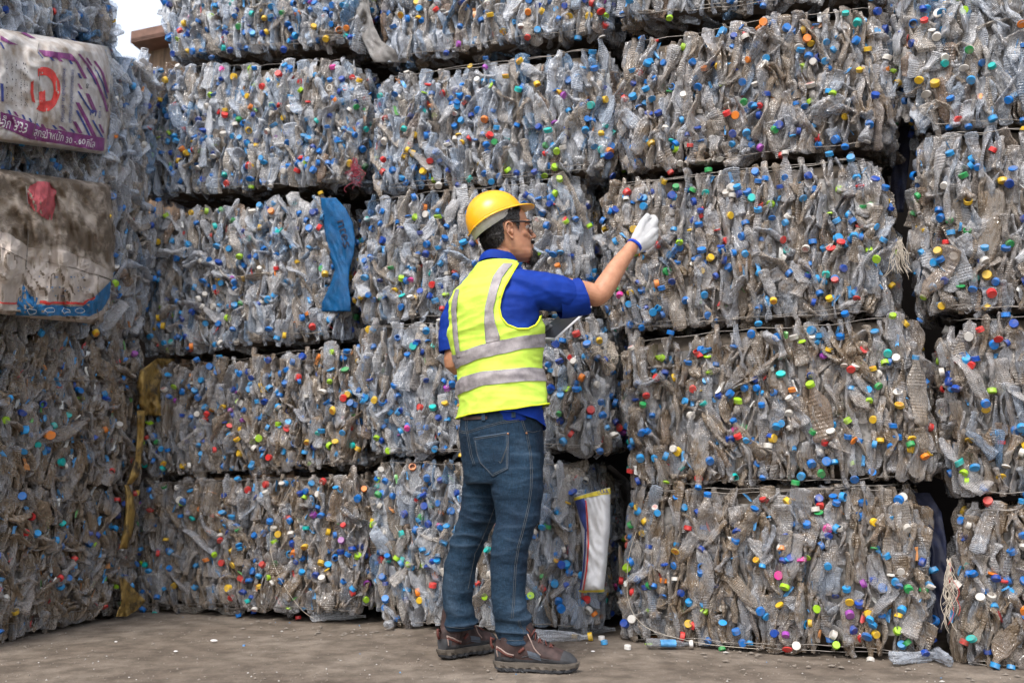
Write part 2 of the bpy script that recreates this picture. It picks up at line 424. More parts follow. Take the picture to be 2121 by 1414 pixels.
    for q in range(nund+ntop):
        a = rg.uniform(0, B.W); dep = rg.uniform(0.03, 0.42)
        v = 0.03 if q < nund else 0.97
        p, n = B.P(a, v, 0); p = p - B.out*dep + B.ez*(0.012 if q < nund else -0.012)*rg.uniform(-0.6, 2)
        th = rg.uniform(0, pi); ax = (B.ex*cos(th)+B.out*sin(th) + B.ez*rg.gauss(0, 0.3)).normalized()
        M3 = rot_from(ax, Vector((rg.uniform(-1, 1), rg.uniform(-1, 1), 0.3)))
        k = rg.randrange(16); sc = rg.uniform(0.8, 1.05)
        A = np.array(bpy_inv @ (Matrix.Translation(p) @ M3.to_4x4() @ Matrix.Diagonal((sc, sc, sc*0.75, 1))))
        vv = PROTO_LO[k] @ A[:3, :3].T + A[:3, 3]
        LV.append(vv); LF.append(LO_F+off); off += len(vv); LR.append(np.full(len(vv), rg.random())); LT.append(PROTO_LO[k][:, 2])
    me = mesh_from('crushed_bottles', np.vstack(LV), np.vstack(LF), M_PL, True)
    at_ = me.attributes.new('rnd', 'FLOAT', 'POINT'); at_.data.foreach_set('value', np.concatenate(LR).astype(np.float32))
    at_ = me.attributes.new('along', 'FLOAT', 'POINT'); at_.data.foreach_set('value', np.concatenate(LT).astype(np.float32))
    o = obj('crushed_bottles', me, root); o.color = (dirt, 0, 0, 1); tag(o, kind='stuff')
    # ---- extra loose caps + bits of label film, one mesh each
    CV = []; CF = []; CC = []; co = 0
    for (p, n) in caps_extra:
        zz = (n*rg.uniform(0.2, 1)+Vector((rg.gauss(0, .6), rg.gauss(0, .6), rg.gauss(0, .6)))).normalized()
        cs = rg.uniform(0.82, 1.1)*cap_size
        A = np.array(bpy_inv @ (Matrix.Translation(p) @ rot_from(zz, Vector((0.3, 1, 0.2))).to_4x4() @ Matrix.Diagonal((cs, cs, cs, 1))))
        CV.append(capV @ A[:3, :3].T + A[:3, 3]); CF.append(capF+co); co += len(capV)
        CC.append(np.tile(np.array([*capcol(rg, bias), 1.0]), (len(capV), 1)))
    if CV:
        me = mesh_from('loose_caps', np.vstack(CV), np.vstack(CF), M_CAP)
        a1 = me.attributes.new('capcol', 'FLOAT_COLOR', 'POINT'); a1.data.foreach_set('color', np.vstack(CC).astype(np.float32).ravel())
        a2 = me.attributes.new('usecol', 'FLOAT', 'POINT'); a2.data.foreach_set('value', np.ones(co, dtype=np.float32))
        o = obj('loose_caps', me, root); tag(o, kind='stuff')
    V = []; F = []; fm = []
    for q in range(int(B.W*B.H*120*n_stuff)):
        p, n = B.P(rg.uniform(s0*0.5, s1-0.2), rg.uniform(0.05, 0.95), rg.uniform(-0.045, -0.004))
        hx = n.cross(B.ez).normalized(); th = rg.gauss(0, 0.5); ax = B.ez*cos(th)+hx*sin(th); bx = (n*rg.gauss(0, 1)+hx*rg.gauss(0, 1)).normalized()
        L = rg.uniform(0.02, 0.055); w = rg.uniform(0.008, 0.02); o_ = len(V); mi = rg.choices(range(5), (50, 20, 10, 9, 6))[0]
        for i in range(4):
            for j in range(3):
                V.append(bpy_inv @ (p + ax*(i/3-0.5)*L + bx*(j/2-0.5)*w + n*rg.uniform(-0.006, 0.006) + ax*rg.uniform(-.004, .004)))
        for i in range(3):
            for j in range(2): F.append((o_+i*3+j, o_+i*3+3+j, o_+i*3+4+j, o_+i*3+j+1)); fm.append(mi)
    o = obj('label_film_scraps', mesh_from('label_film_scraps', V, np.array(F), M_LABEL, fmat=fm), root); tag(o, kind='stuff')
    # ---- baling wires
    for v in wires:
        for rep in range(1 + (seed % 2)):
            vv = min(0.985, max(0.015, v)) + rg.uniform(-0.012, 0.012); pts = []
            for i in range(33):
                p, n = B.P(-0.3+(B.W+0.6)*i/32, vv, 0.012 + rg.uniform(-0.003, 0.003)); pts.append(bpy_inv @ (p + B.ez*(0.005*sin(i*0.5+rep*2+seed)+0.003*sin(i*1.7+seed)+0.010*rep*(1 if v < .5 else -1)) - n*0.012*abs(sin(i*0.9+seed))))
            tv, tf = tube(pts, 0.0016, 6)
            obj('wire', mesh_from('wire', tv, tf, M_WIRE, True), root)
    BOT_N[0] += len(spots)
    return root, B

# wall plane through two measured ground points of its foot
GA, GB = ground(450, 1277), ground(1900, 1372)
EW = (GB-GA).normalized(); NW = Vector((EW.y, -EW.x, 0)); NW = NW if NW.y < 0 else -NW
def on_plane(px, py, p0, n, off=0.0):
    d = ray(px, py); t = ((p0 + n*off) - CAM).dot(n)/d.dot(n); return CAM + d*t
GL = ground(287, 1268)                 # foot of the corner between the wall and the left pile
EL = (ground(0, 1335)-GL).normalized(); NL = Vector((EL.y, -EL.x, 0)); NL = NL if NL.x > 0 else -NL
if __name__ == '__main__': print('WALL', GA, GB, EW, 'LEFT', GL, EL)
WALL = [  # name tail, TL TR BR BL, offset, options (dirt: dust plus painted shade of lower rows)
 ('topmost bale of the first full stack, cut by the picture top, hazy bluish bottles', (300,-160),(748,-185),(747,76),(335,118), dict(dirt=0.15, wires=(0.0,))),
 ('bluish bale under the topmost one in the stack beside the open sky gap', (268,144),(742,121),(738,365),(270,403), dict(dirt=0.15, n_cap=80)),
 ('bale of loose long bottles with the blue woven sack squeezed beside it', (264,446),(688,400),(705,690),(285,738), dict(dirt=0.4, n_cap=60, mess=0.2, wires=(0.0,))),
 ('brown dusty bale resting on the floor-level bale left of the worker', (290,764),(722,718),(738,960),(278,985), dict(dirt=1.0, n_cap=75)),
 ('floor-level bale at the foot of the stack next to the yellow cloth', (264,1000),(742,985),(748,1268),(262,1260), dict(dirt=1.1, top=True)),
 ('top bale above the worker helmet, cut by the picture top, with dark underside', (778,-150),(1252,-215),(1262,48),(785,122), dict(dirt=0.2, wires=(0.0,))),
 ('wide bale directly above the yellow helmet with orange stained bottles', (768,162),(1258,92),(1268,345),(762,393), dict(dirt=0.25)),
 ('bale behind the worker head and raised sleeve', (738,412),(1195,362),(1212,640),(722,662), dict(dirt=0.4)),
 ('bale behind the worker vest at hip height', (722,675),(1240,655),(1258,925),(748,940), dict(dirt=0.45)),
 ('floor-level bale of big silvery bottles behind the worker legs', (758,955),(1195,958),(1236,1302),(765,1293), dict(dirt=0.3, mess=0.2, n_cap=45, top=True)),
 ('thin visible strip of a bale at the top edge above the tallest bale', (1262,-240),(1830,-300),(1835,-22),(1260,36), dict(dirt=0.45, wires=(0.0,))),
 ('tall bale of vertical bottles second from the top, right of the helmet', (1285,85),(1838,0),(1853,285),(1272,350), dict(dirt=0.9)),
 ('bale the gloved hand is reaching to', (1228,382),(1828,318),(1848,642),(1245,683), dict(dirt=0.9)),
 ('bale right of the worker waist with frayed sack end at its corner', (1280,703),(1898,650),(1943,985),(1290,1003), dict(dirt=1.0)),
 ('floor-level bale with a loose white wire hanging across it', (1295,1018),(1893,1006),(1948,1368),(1264,1325), dict(dirt=1.1, top=True)),
 ('top bale at the right picture edge', (1850,-70),(2350,-130),(2350,235),(1882,262), dict(dirt=0.4)),
 ('second bale from the top at the right picture edge', (1892,278),(2360,240),(2365,640),(1905,640), dict(dirt=0.85)),
 ('third bale from the top at the right picture edge', (1938,662),(2375,640),(2385,1022),(1965,1022), dict(dirt=0.95)),
 ('floor-level bale at the right picture edge with red caps and frayed string', (1990,1052),(2400,1038),(2410,1445),(1972,1398), dict(dirt=1.0, top=True)),
]
bales = []
for i, (lab, tl, tr, br, bl, kw) in enumerate(WALL):
    tl, tr = (tl[0], tl[1]-3), (tr[0], tr[1]-3); br, bl = (br[0], br[1]+(2 if br[1] < 1250 else 0)), (bl[0], bl[1]+(2 if bl[1] < 1250 else 0))
    dl, dr = (0 if tl[0] < 350 else 4), 6
    cs = [on_plane(q[0]+dx, q[1], GA, NW) for q, dx in ((tl, dl), (tr, -dr), (br, -dr), (bl, dl))]
    for q in (2, 3):
        if abs(cs[q].z) < 0.05: cs[q].z = 0.012
    kw = dict(kw); kw.setdefault('under', cs[0].z > 0.9)
    bales.append(build_bale('bottle_bale', lab, cs, NW, i+1, **kw))
LEFT = [
 ('floor-level dirty bale at the left edge with yellow cloth along its corner', (-170,1008),(304,1000),(284,1290),(-170,1378), dict(dirt=1.5, loose=0.25, n_cap=32, mess=0.4, wires=(0.45, 0.9, 0.1), spacing=0.027, n_stuff=3, top=False, under=False)),
 ('upper dirty bale at the left edge below the torn white and blue sack', (-170,668),(312,698),(312,1006),(-170,1018), dict(dirt=1.4, loose=0.25, n_cap=32, mess=0.4, wires=(0.3, 0.7), spacing=0.027, n_stuff=3, top=True, under=False)),
 ('bale wrapped in a torn dirty sack with a faded red spot', (-170,306),(326,336),(305,695),(-170,668), dict(dirt=0.5, n_cap=50, mess=0.5, big=1.35, spacing=0.034, loose=0.2, wires=(), under=True)),
 ('bale wrapped in a purple and white printed sack', (-170,60),(330,118),(322,350),(-170,318), dict(dirt=0.15, n_cap=50, mess=0.5, big=1.4, spacing=0.034, loose=0.2, wires=())),
 ('loose heap of clear bottles on the top of the left stack', (-170,-240),(185,-150),(262,95),(-170,52), dict(dirt=0.0, n_cap=60, spacing=0.032, big=1.5, loose=0.1, mess=0.9, wires=(), cap_size=1.0)),
]
for i, (lab, tl, tr, br, bl, kw) in enumerate(LEFT):
    cs = [on_plane(*q, GL, NL) for q in (tl, tr, br, bl)]
    for q in (2, 3):
        if i == 0: cs[q].z = 0.012
    bales.append(build_bale('bottle_bale', lab, cs, NL, i+40, depth=0.9, **kw))
print('bottles', BOT_N[0])

# ------------------------------------------------------------------ ground
k = NT('packed_dirt_ground'); tc = k.n('NewGeometry')
def nzz(scale, detail=8, rough=0.6):
    z = k.n('TexNoise'); z.inputs['Scale'].default_value = scale; z.inputs['Detail'].default_value = detail; z.inputs['Roughness'].default_value = rough
    k.l(tc.outputs['Position'], z.inputs['Vector']); return z.outputs[0]
b1 = k.ramp(nzz(1.3), [(0.3, (0.145, 0.113, 0.088)), (0.5, (0.21, 0.172, 0.137)), (0.7, (0.29, 0.245, 0.20))])
b2 = k.ramp(nzz(9), [(0.38, (0.62, 0.61, 0.60)), (0.62, (1.1, 1.1, 1.1))])
b3 = k.ramp(nzz(120, 4, 0.8), [(0.3, (0.7, 0.7, 0.7)), (0.72, (1.1, 1.1, 1.1)), (0.8, (1.6, 1.55, 1.5))])
c = k.mix(1.0, k.mix(1.0, b1, b2, 'MULTIPLY'), b3, 'MULTIPLY'); k.l(c, k.b.inputs['Base Color']); k.b.inputs['Roughness'].default_value = 0.9
k.b.inputs['Specular IOR Level'].default_value = 0.25
k.bump(k.math('ADD', nzz(30, 8, 0.75), k.math('MULTIPLY', nzz(4), 2.0)), 0.35, 0.007)
n = 140; xs = np.sign(np.linspace(-1, 1, n))*np.abs(np.linspace(-1, 1, n))**3*600
V = []
for x in xs:
    for y in xs:
        z = 0.010*noise.noise(Vector((x*1.2, y*1.2, 0))) + 0.004*noise.noise(Vector((x*6, y*6, 3))) if abs(x) < 10 and abs(y-3) < 12 else 0
        V.append((x, y+3.5, z-0.004))
g = obj('ground', mesh_from('ground', V, grid_faces(n, n), k.m, True)); tag(g, kind='structure')

# ================================================================== the worker
from mathutils.bvhtree import BVHTree
def interp(tab, x):
    if x <= tab[0][0]: return list(tab[0][1:])
    for p, q in zip(tab, tab[1:]):
        if x <= q[0]:
            f = (x-p[0])/(q[0]-p[0]); f = f*f*(3-2*f)*0.5 + f*0.5
            return [u*(1-f)+v*f for u, v in zip(p[1:], q[1:])]
    return list(tab[-1][1:])
def fuse(name, parts, voxel, smooth, mats, parent=None, shade=True, post=None):
    V, F = merge(parts)
    me = bpy.data.meshes.new('tmp'); me.from_pydata([tuple(v) for v in V], [], F); me.update()
    o = bpy.data.objects.new('tmp', me); col.objects.link(o)
    m = o.modifiers.new('r', 'REMESH'); m.mode = 'VOXEL'; m.voxel_size = voxel
    if smooth: s = o.modifiers.new('s', 'SMOOTH'); s.iterations = smooth; s.factor = 0.5
    dg = bpy.context.evaluated_depsgraph_get(); ev = o.evaluated_get(dg)
    out = bpy.data.meshes.new_from_object(ev); out.name = name
    bpy.data.objects.remove(o); bpy.data.meshes.remove(me)
    if post: 
        co = np.empty(len(out.vertices)*3, dtype=np.float32); out.vertices.foreach_get('co', co); co = co.reshape(-1, 3)
        nn = np.empty(len(out.vertices)*3, dtype=np.float32); out.vertex_normals.foreach_get('vector', nn); nn = nn.reshape(-1, 3)
        for i in range(len(co)): 
            d = post(co[i], nn[i]); co[i] += nn[i]*d
        out.vertices.foreach_set('co', co.ravel()); out.update()
    out.materials.clear()
    for q in (mats if isinstance(mats, (list, tuple)) else [mats]): out.materials.append(q)
    out.polygons.foreach_set('use_smooth', np.full(len(out.polygons), shade))
    return obj(name, out, parent)
def loft(rings, cap=True):
    V = []; F = []; n = len(rings[0])
    for r in rings: V += list(r)
    for a in range(len(rings)-1):
        for i in range(n): F.append((a*n+i, a*n+(i+1) % n, (a+1)*n+(i+1) % n, (a+1)*n+i))
    if cap: F.append(tuple(range(n))[::-1]); F.append(tuple((len(rings)-1)*n+i for i in range(n)))
    return V, F
def ball(c, r, n=12, sc=(1, 1, 1), M=None):
    V = []; F = []
    rings = []
    for a in range(1, n):
        ph = pi*a/n; rings.append([(sin(ph)*cos(2*pi*i/n)*r*sc[0], sin(ph)*sin(2*pi*i/n)*r*sc[1], -cos(ph)*r*sc[2]) for i in range(n)])
    V, F = loft(rings)
    V = [Vector(v) for v in V]
    if M: V = [M @ v for v in V]
    return [v+Vector(c) for v in V], F
def limb(pts, radii, n=14):
    """smooth tube through points with round ends"""
    P = [Vector(p) for p in pts]; out = []; rr = []
    for i in range(len(P)-1):
        p0 = P[max(0, i-1)]; p1 = P[i]; p2 = P[i+1]; p3 = P[min(len(P)-1, i+2)]
        for s in range(6):
            t = s/6
            out.append(0.5*((2*p1)+(p2-p0)*t+(2*p0-5*p1+4*p2-p3)*t*t+(3*p1-p0-3*p2+p3)*t*t*t)); rr.append(radii[i]*(1-t)+radii[i+1]*t)
    out.append(P[-1]); rr.append(radii[-1])
    # round caps
    d0 = (out[0]-out[1]).normalized(); d1 = (out[-1]-out[-2]).normalized()
    pre = [(out[0]+d0*rr[0]*sin(a), rr[0]*cos(a)) for a in (1.35, 0.9, 0.45)]
    suf = [(out[-1]+d1*rr[-1]*sin(a), rr[-1]*cos(a)) for a in (0.45, 0.9, 1.35)]
    pts2 = [p for p, _ in pre]+out+[p for p, _ in suf]; r2 = [r for _, r in pre]+rr+[r for _, r in suf]
    return tube(pts2, r2, n)

# ---- materials
def skin_mat():
    k = NT('skin'); g = k.n('NewGeometry'); z = k.n('TexNoise'); z.inputs['Scale'].default_value = 35; z.inputs['Detail'].default_value = 6
    k.l(g.outputs['Position'], z.inputs['Vector'])
    k.l(k.ramp(z.outputs[0], [(0.3, (0.40, 0.175, 0.095)), (0.7, (0.52, 0.26, 0.15))]), k.b.inputs['Base Color'])
    k.b.inputs['Roughness'].default_value = 0.5; k.b.inputs['Subsurface Weight'].default_value = 0.12; k.b.inputs['Subsurface Radius'].default_value = (0.01, 0.004, 0.002)
    z2 = k.n('TexNoise'); z2.inputs['Scale'].default_value = 300; k.l(g.outputs['Position'], z2.inputs['Vector']); k.bump(z2.outputs[0], 0.25, 0.002)
    return k.m
M_SKIN = skin_mat()
def cloth(name, c, c2, scale=12, weave=900, bump=0.4, rough=0.85, fold=0.0, sheen=0.0):
    k = NT(name); g = k.n('NewGeometry'); z = k.n('TexNoise'); z.inputs['Scale'].default_value = scale; z.inputs['Detail'].default_value = 7; z.inputs['Roughness'].default_value = 0.65
    k.l(g.outputs['Position'], z.inputs['Vector'])
    k.l(k.ramp(z.outputs[0], [(0.35, c), (0.68, c2)]), k.b.inputs['Base Color']); k.b.inputs['Roughness'].default_value = rough
    k.b.inputs['Specular IOR Level'].default_value = 0.25; k.b.inputs['Sheen Weight'].default_value = sheen
    z2 = k.n('TexNoise'); z2.inputs['Scale'].default_value = weave; k.l(g.outputs['Position'], z2.inputs['Vector'])
    h = z2.outputs[0]
    if fold:
        mp = k.n('Mapping'); mp.inputs['Scale'].default_value = (5, 5, 16); mp.inputs['Rotation'].default_value = (0.3, 0.35, 0); k.l(g.outputs['Position'], mp.inputs[0])
        z3 = k.n('TexNoise'); z3.inputs['Scale'].default_value = 1.0; z3.inputs['Detail'].default_value = 2; k.l(mp.outputs[0], z3.inputs['Vector'])
        h = k.math('ADD', k.math('MULTIPLY', z3.outputs[0], fold), k.math('MULTIPLY', h, 0.08))
    k.bump(h, bump, 0.006)
    return k.m
M_SHIRT = cloth('blue_jersey', (0.001, 0.022, 0.20), (0.002, 0.036, 0.30), 8, 1200, 0.9, 0.75, 2.6, 0.0)
M_VEST = cloth('fluorescent_yellow_fabric', (0.50, 0.73, 0.08), (0.66, 0.90, 0.11), 10, 1500, 0.9, 0.7, 2.4)
M_PIPE = cloth('yellow_binding', (0.72, 0.86, 0.03), (0.82, 0.92, 0.05), 30, 1500, 0.3)
M_TAPE = cloth('grey_reflective_tape', (0.20, 0.18, 0.19), (0.46, 0.42, 0.42), 16, 1500, 0.9, 0.45, 2.0)
def denim():
    k = NT('denim'); g = k.n('NewGeometry')
    def nz(s, d=6, r=0.6, scl=None):
        z = k.n('TexNoise'); z.inputs['Scale'].default_value = s; z.inputs['Detail'].default_value = d; z.inputs['Roughness'].default_value = r
        if scl:
            mp = k.n('Mapping'); mp.inputs['Scale'].default_value = scl; k.l(g.outputs['Position'], mp.inputs[0]); k.l(mp.outputs[0], z.inputs['Vector'])
        else: k.l(g.outputs['Position'], z.inputs['Vector'])
        return z.outputs[0]
    base = k.ramp(nz(4.5), [(0.35, (0.007, 0.017, 0.034)), (0.55, (0.013, 0.034, 0.062)), (0.72, (0.045, 0.075, 0.115))])
    thr = k.ramp(nz(1, 3, 0.7, (420, 420, 50)), [(0.35, (0.62, 0.62, 0.62)), (0.7, (1.45, 1.45, 1.45))])
    cc = k.mix(1.0, base, thr, 'MULTIPLY')
    # worn high ridges
    pt = k.ramp(g.outputs['Pointiness'], [(0.50, (0, 0, 0)), (0.56, (0.6, 0.6, 0.6))])
    cc = k.mix(pt, cc, (0.07, 0.11, 0.165)); k.l(cc, k.b.inputs['Base Color']); k.b.inputs['Roughness'].default_value = 0.85; k.b.inputs['Specular IOR Level'].default_value = 0.2
    h = k.math('ADD', k.math('MULTIPLY', nz(1, 4, 0.6, (11, 11, 22)), 1.5), k.math('MULTIPLY', nz(900, 2), 0.12)); k.bump(h, 0.9, 0.008)
    return k.m
M_DENIM = denim()
M_THREAD = simple('pale_thread', (0.085, 0.095, 0.105), 0.8, 0.2)
M_COPPER = simple('copper_rivet', (0.45, 0.22, 0.12), 0.35, 0.5, 0.2, 30, 0, 0.8)
M_HAT = simple('yellow_hard_plastic', (0.86, 0.42, 0.012), 0.30, 0.5, 0.07, 25, 0.05)
M_STRAP = simple('grey_white_webbing', (0.62, 0.60, 0.56), 0.6, 0.3, 0.1, 60)
M_BLACK = simple('black_plastic', (0.012, 0.013, 0.016), 0.35, 0.5, 0.2)
def hairm():
    k = NT('dark_hair'); oi = k.n('NewGeometry'); z = k.n('TexNoise'); z.inputs['Scale'].default_value = 1; mp = k.n('Mapping'); mp.inputs['Scale'].default_value = (250, 250, 60)
    k.l(oi.outputs['Position'], mp.inputs[0]); k.l(mp.outputs[0], z.inputs['Vector'])
    k.l(k.ramp(z.outputs[0], [(0.3, (0.006, 0.005, 0.005)), (0.7, (0.03, 0.025, 0.023))]), k.b.inputs['Base Color']); k.b.inputs['Roughness'].default_value = 0.45; k.bump(z.outputs[0], 1.0, 0.004)
    return k.m
M_HAIR = hairm()
M_GLOVE = cloth('white_knit_cotton', (0.60, 0.60, 0.61), (0.78, 0.78, 0.78), 25, 700, 0.9, 0.9)
M_GLOVE2 = cloth('grey_knit_cotton', (0.30, 0.31, 0.32), (0.42, 0.43, 0.44), 25, 700, 0.9, 0.9)
M_CUFF = simple('blue_elastic', (0.01, 0.05, 0.42), 0.8, 0.2, 0.3, 200, 0.6)
M_LEATHER = simple('brown_nubuck', (0.048, 0.029, 0.027), 0.72, 0.35, 0.5, 30, 0.5)
M_RUBBER = simple('dark_grey_rubber', (0.045, 0.046, 0.05), 0.7, 0.35, 0.4, 25, 0.3)
M_SOLE = simple('dusty_sole_rubber', (0.10, 0.085, 0.07), 0.85, 0.3, 0.35, 18, 0.4)
M_REDL = simple('rust_red_trim', (0.11, 0.035, 0.028), 0.7, 0.3, 0.2, 60)
M_PALE = simple('pale_piping', (0.30, 0.22, 0.19), 0.7, 0.3, 0.2, 60)
M_GREYP = simple('grey_blue_patch', (0.08, 0.095, 0.12), 0.6, 0.3, 0.2, 60)

YB = 3.80
person_parts = []
def V3(a): return Vector(a)

# ---- torso parameter surface
def basis(al): return Vector((cos(al), sin(al), 0)), Vector((sin(al), -cos(al), 0))
TOR = []   # z, cx, cy, a(lateral), b(front-back), alpha
for (py, xl, xr, ratio, aldeg, dy) in [(905, 958, 1124, .80, 38, 0), (890, 956, 1126, .78, 38, 0), (862, 956, 1125, .76, 38, 0), (840, 959, 1128, .76, 39, 0), (800, 951, 1126, .74, 40, 0), (760, 952, 1124, .72, 42, 0),
      (720, 942, 1121, .68, 44, 0), (690, 934, 1120, .66, 46, 0), (655, 931, 1118, .63, 47, 0), (625, 934, 1116, .60, 47, 0), (600, 946, 1102, .56, 47, 0),
      (580, 964, 1092, .56, 47, 0), (565, 977, 1082, .62, 46, 0), (553, 989, 1073, .75, 45, 0), (543, 998, 1068, .9, 42, 0), (533, 1004, 1066, 1.0, 40, 0)]:
    if py >= 655: xl += 3; xr -= 8 if py > 700 else 5
    al = R(aldeg); L = at(xl, py, YB); Rr = at(xr, py, YB); hw = (Rr-L).length/2; c = (L+Rr)/2
    a = hw/sqrt((ratio*cos(al))**2 + sin(al)**2); TOR.append((c.z, c.x, c.y+dy, a, a*ratio, al))
TOR.sort()
def S(th, z, off=0.0):
    cx, cy, a, b, al = interp(TOR, z)
    f, r = basis(al)
    # slightly boxy section: flatter back
    ct, st = cos(th), sin(th)
    e = 0.88
    u = math.copysign(abs(ct)**e, ct); v = math.copysign(abs(st)**e, st)
    return Vector((cx, cy, z)) + f*(u*(b+off)) + r*(v*(a+off))
def zpx(px, py, Y=YB): return at(px, py, Y).z

root_person = None
# ---- head frame
HO = at(1050, 488, 3.82); yaw, pit = R(12), R(10)
hf = Vector((cos(yaw)*cos(pit), sin(yaw)*cos(pit), sin(pit))); hr = Vector((sin(yaw), -cos(yaw), 0)); hu = hr.cross(hf)
if hu.z < 0: hu = -hu
def HP(x, y, z): return HO + hf*x + hr*y + hu*z        # y positive = towards his right = camera side
HEAD = [(-.110, .078, .035, .016), (-.102, .088, .005, .036), (-.085, .093, -.030, .049), (-.065, .088, -.060, .058), (-.050, .091, -.075, .062), (-.030, .090, -.085, .066),
        (-.010, .087, -.092, .069), (.010, .083, -.097, .071), (.030, .085, -.100, .073), (.050, .090, -.100, .075), (.075, .086, -.097, .075), (.100, .070, -.085, .068), (.118, .045, -.06, .050), (.128, .01, -.03, .02)]
def head_ring(z, off=0.0, n=40):
    xf, xb, w = interp(HEAD, z); pts = []
    cx = (xf+xb)/2 - 0.012*(1 if z > -.07 else 0); 
    for i in range(n):
        th = 2*pi*i/n; ct, st = cos(th), sin(th)
        hx = (xf-cx) if ct > 0 else (cx-xb)
        u = math.copysign(abs(ct)**(0.8 if ct > 0 else 0.95), ct); v = math.copysign(abs(st)**0.9, st)
        pts.append((cx + u*(hx+off), v*(w+off), z))
    return pts
parts = []
zs = [-.110+.238*i/34 for i in range(35)]
parts.append(loft([[HP(*p) for p in head_ring(z)] for z in zs]))
def hl(pts, rad, n=12): parts.append(limb([HP(*p) for p in pts], rad, n))
hl([(.080, 0, .035), (.090, 0, .016), (.103, 0, -.006), (.109, 0, -.017)], [.006, .0065, .008, .009])
for s in (-1, 1):
    hl([(.092, s*.010, -.022), (.098, s*.011, -.022)], [.007, .006])
    hl([(.076, s*.050, .036), (.089, s*.028, .040), (.090, s*.008, .034)], [.007, .008, .006])
    hl([(.056, s*.050, -.010), (.072, s*.036, -.020)], [.014, .013])
    # ear
    ey = s*.080
    hl([(.009, s*.075, .016), (.007, ey, .028), (-.004, s*.084, .035), (-.016, s*.087, .029), (-.021, s*.087, .013), (-.017, s*.085, -.006), (-.010, s*.082, -.018), (-.002, s*.078, -.028), (.004, s*.073, -.026)],
       [.0035, .004, .0042, .0042, .004, .0038, .0042, .0060, .0045], 10)
    hl([(-.009, s*.073, .020), (-.010, s*.074, .000)], [.009, .008])
    hl([(.006, s*.073, .002), (.005, s*.074, -.010)], [.005, .004])
hl([(.088, -.018, -.050), (.0955, 0, -.049), (.088, .018, -.050)], [.004, .006, .004])
hl([(.086, -.016, -.059), (.0935, 0, -.060), (.086, .016, -.059)], [.004, .0065, .004])
hl([(.080, 0, -.088), (.084, 0, -.094)], [.015, .013])
# neck, trunk, arms, legs of the body
parts.append(limb([at(1030, 570, 3.80), at(1034, 545, 3.805), at(1041, 515, 3.82), at(1046, 495, 3.825)], [.062, .058, .056, .055], 20))
zs = np.linspace(TOR[0][0], TOR[-3][0], 26)
parts.append(loft([[S(2*pi*i/40, z, -0.022) for i in range(40)] for z in zs]))
shR = S(R(92), zpx(1085, 600), -0.055) + Vector((0, 0, 0.0)); shL = S(R(268), zpx(960, 604), -0.05)
elR = at(1237, 609, 3.775); wrR = at(1311, 509, 3.885)
mR = elR.lerp(wrR, 0.3)
parts.append(limb([shR, shR.lerp(elR, 0.45), shR.lerp(elR, 0.85), elR + Vector((0, 0, -0.006)), elR.lerp(wrR, 0.22)+Vector((0.004, 0, -0.006)), elR.lerp(wrR, 0.55), elR.lerp(wrR, 0.85), wrR + (wrR-elR)*0.03],
                  [.056, .053, .045, .041, .043, .036, .0285, .026], 20))
elL = at(943, 752, 3.91); wrL = at(1098, 697, 4.02)
parts.append(limb([shL, shL.lerp(elL, 0.5), elL, elL.lerp(wrL, 0.25), elL.lerp(wrL, 0.7), wrL], [.055, .049, .044, .044, .034, .027], 20))
ankR = at(1066, 1255, 3.70); ankL = at(952, 1240, 3.95)
hipR = at(1062, 950, 3.73); hipL = at(1010, 950, 3.87); knR = at(1065, 1130, 3.70); knL = at(966, 1130, 3.92)
parts.append(limb([hipR, knR, ankR, ankR+Vector((0.0, 0, -0.03))], [.075, .045, .030, .02], 18)); parts.append(limb([hipL, knL, ankL, ankL+Vector((0.0, 0, -0.03))], [.075, .045, .030, .02], 18))
parts.append(loft([[S(2*pi*i/40, TOR[0][0]+0.02 - q*0.03, -0.028 - (0.02 if q > 3 else 0)) for i in range(40)] for q in range(6)][::-1]))
# bare hands' wrists end inside the gloves
person = fuse('person', parts, 0.0030, 3, M_SKIN)
tag(person, 'worker in yellow hard hat, safety vest, blue shirt and jeans reaching towards the bales', 'person')
P_ = person

# ---- shirt
parts = []
zs = np.linspace(zpx(1040, 876), TOR[-2][0], 60)
parts.append(loft([[S(2*pi*i/56, z) for i in range(56)] for z in zs]))
cuffR = shR.lerp(elR, 0.80)
cR = at(1196, 613, 3.755)
parts.append(limb([S(R(95), zpx(1070, 592), -0.085), shR + Vector((0.01, 0, -0.004)), at(1128, 604, 3.72), at(1150, 607, 3.73), at(1166, 609, 3.737)], [.055, .067, .073, .072, .070], 22))
cL = at(937, 697, 3.915)
parts.append(limb([S(R(268), zpx(960, 592), -0.08), shL + Vector((0, 0, -.01)), at(946, 660, 3.915), cL], [.07, .068, .062, .056], 22))
def shirt_wr(c, n):
    p = Vector(c); z = p.z
    w = 0.005*noise.noise(Vector((p.x*9, p.y*9, p.z*22))) + 0.004*(0.5-abs(noise.noise(Vector((p.x*14+p.z*10, p.y*14, p.z*20))))) + 0.002*noise.noise(p*40)
    armk = max(0, min(1, (p.x - at(1085, 600, 3.72).x)/0.08))
    w += armk*0.0035*(0.5-abs(noise.noise(Vector((p.x*12 + p.z*26, p.y*6, p.z*9)))))*2 - armk*0.003
    return w
shirt = fuse('shirt', parts, 0.005, 5, M_SHIRT, person, post=shirt_wr)
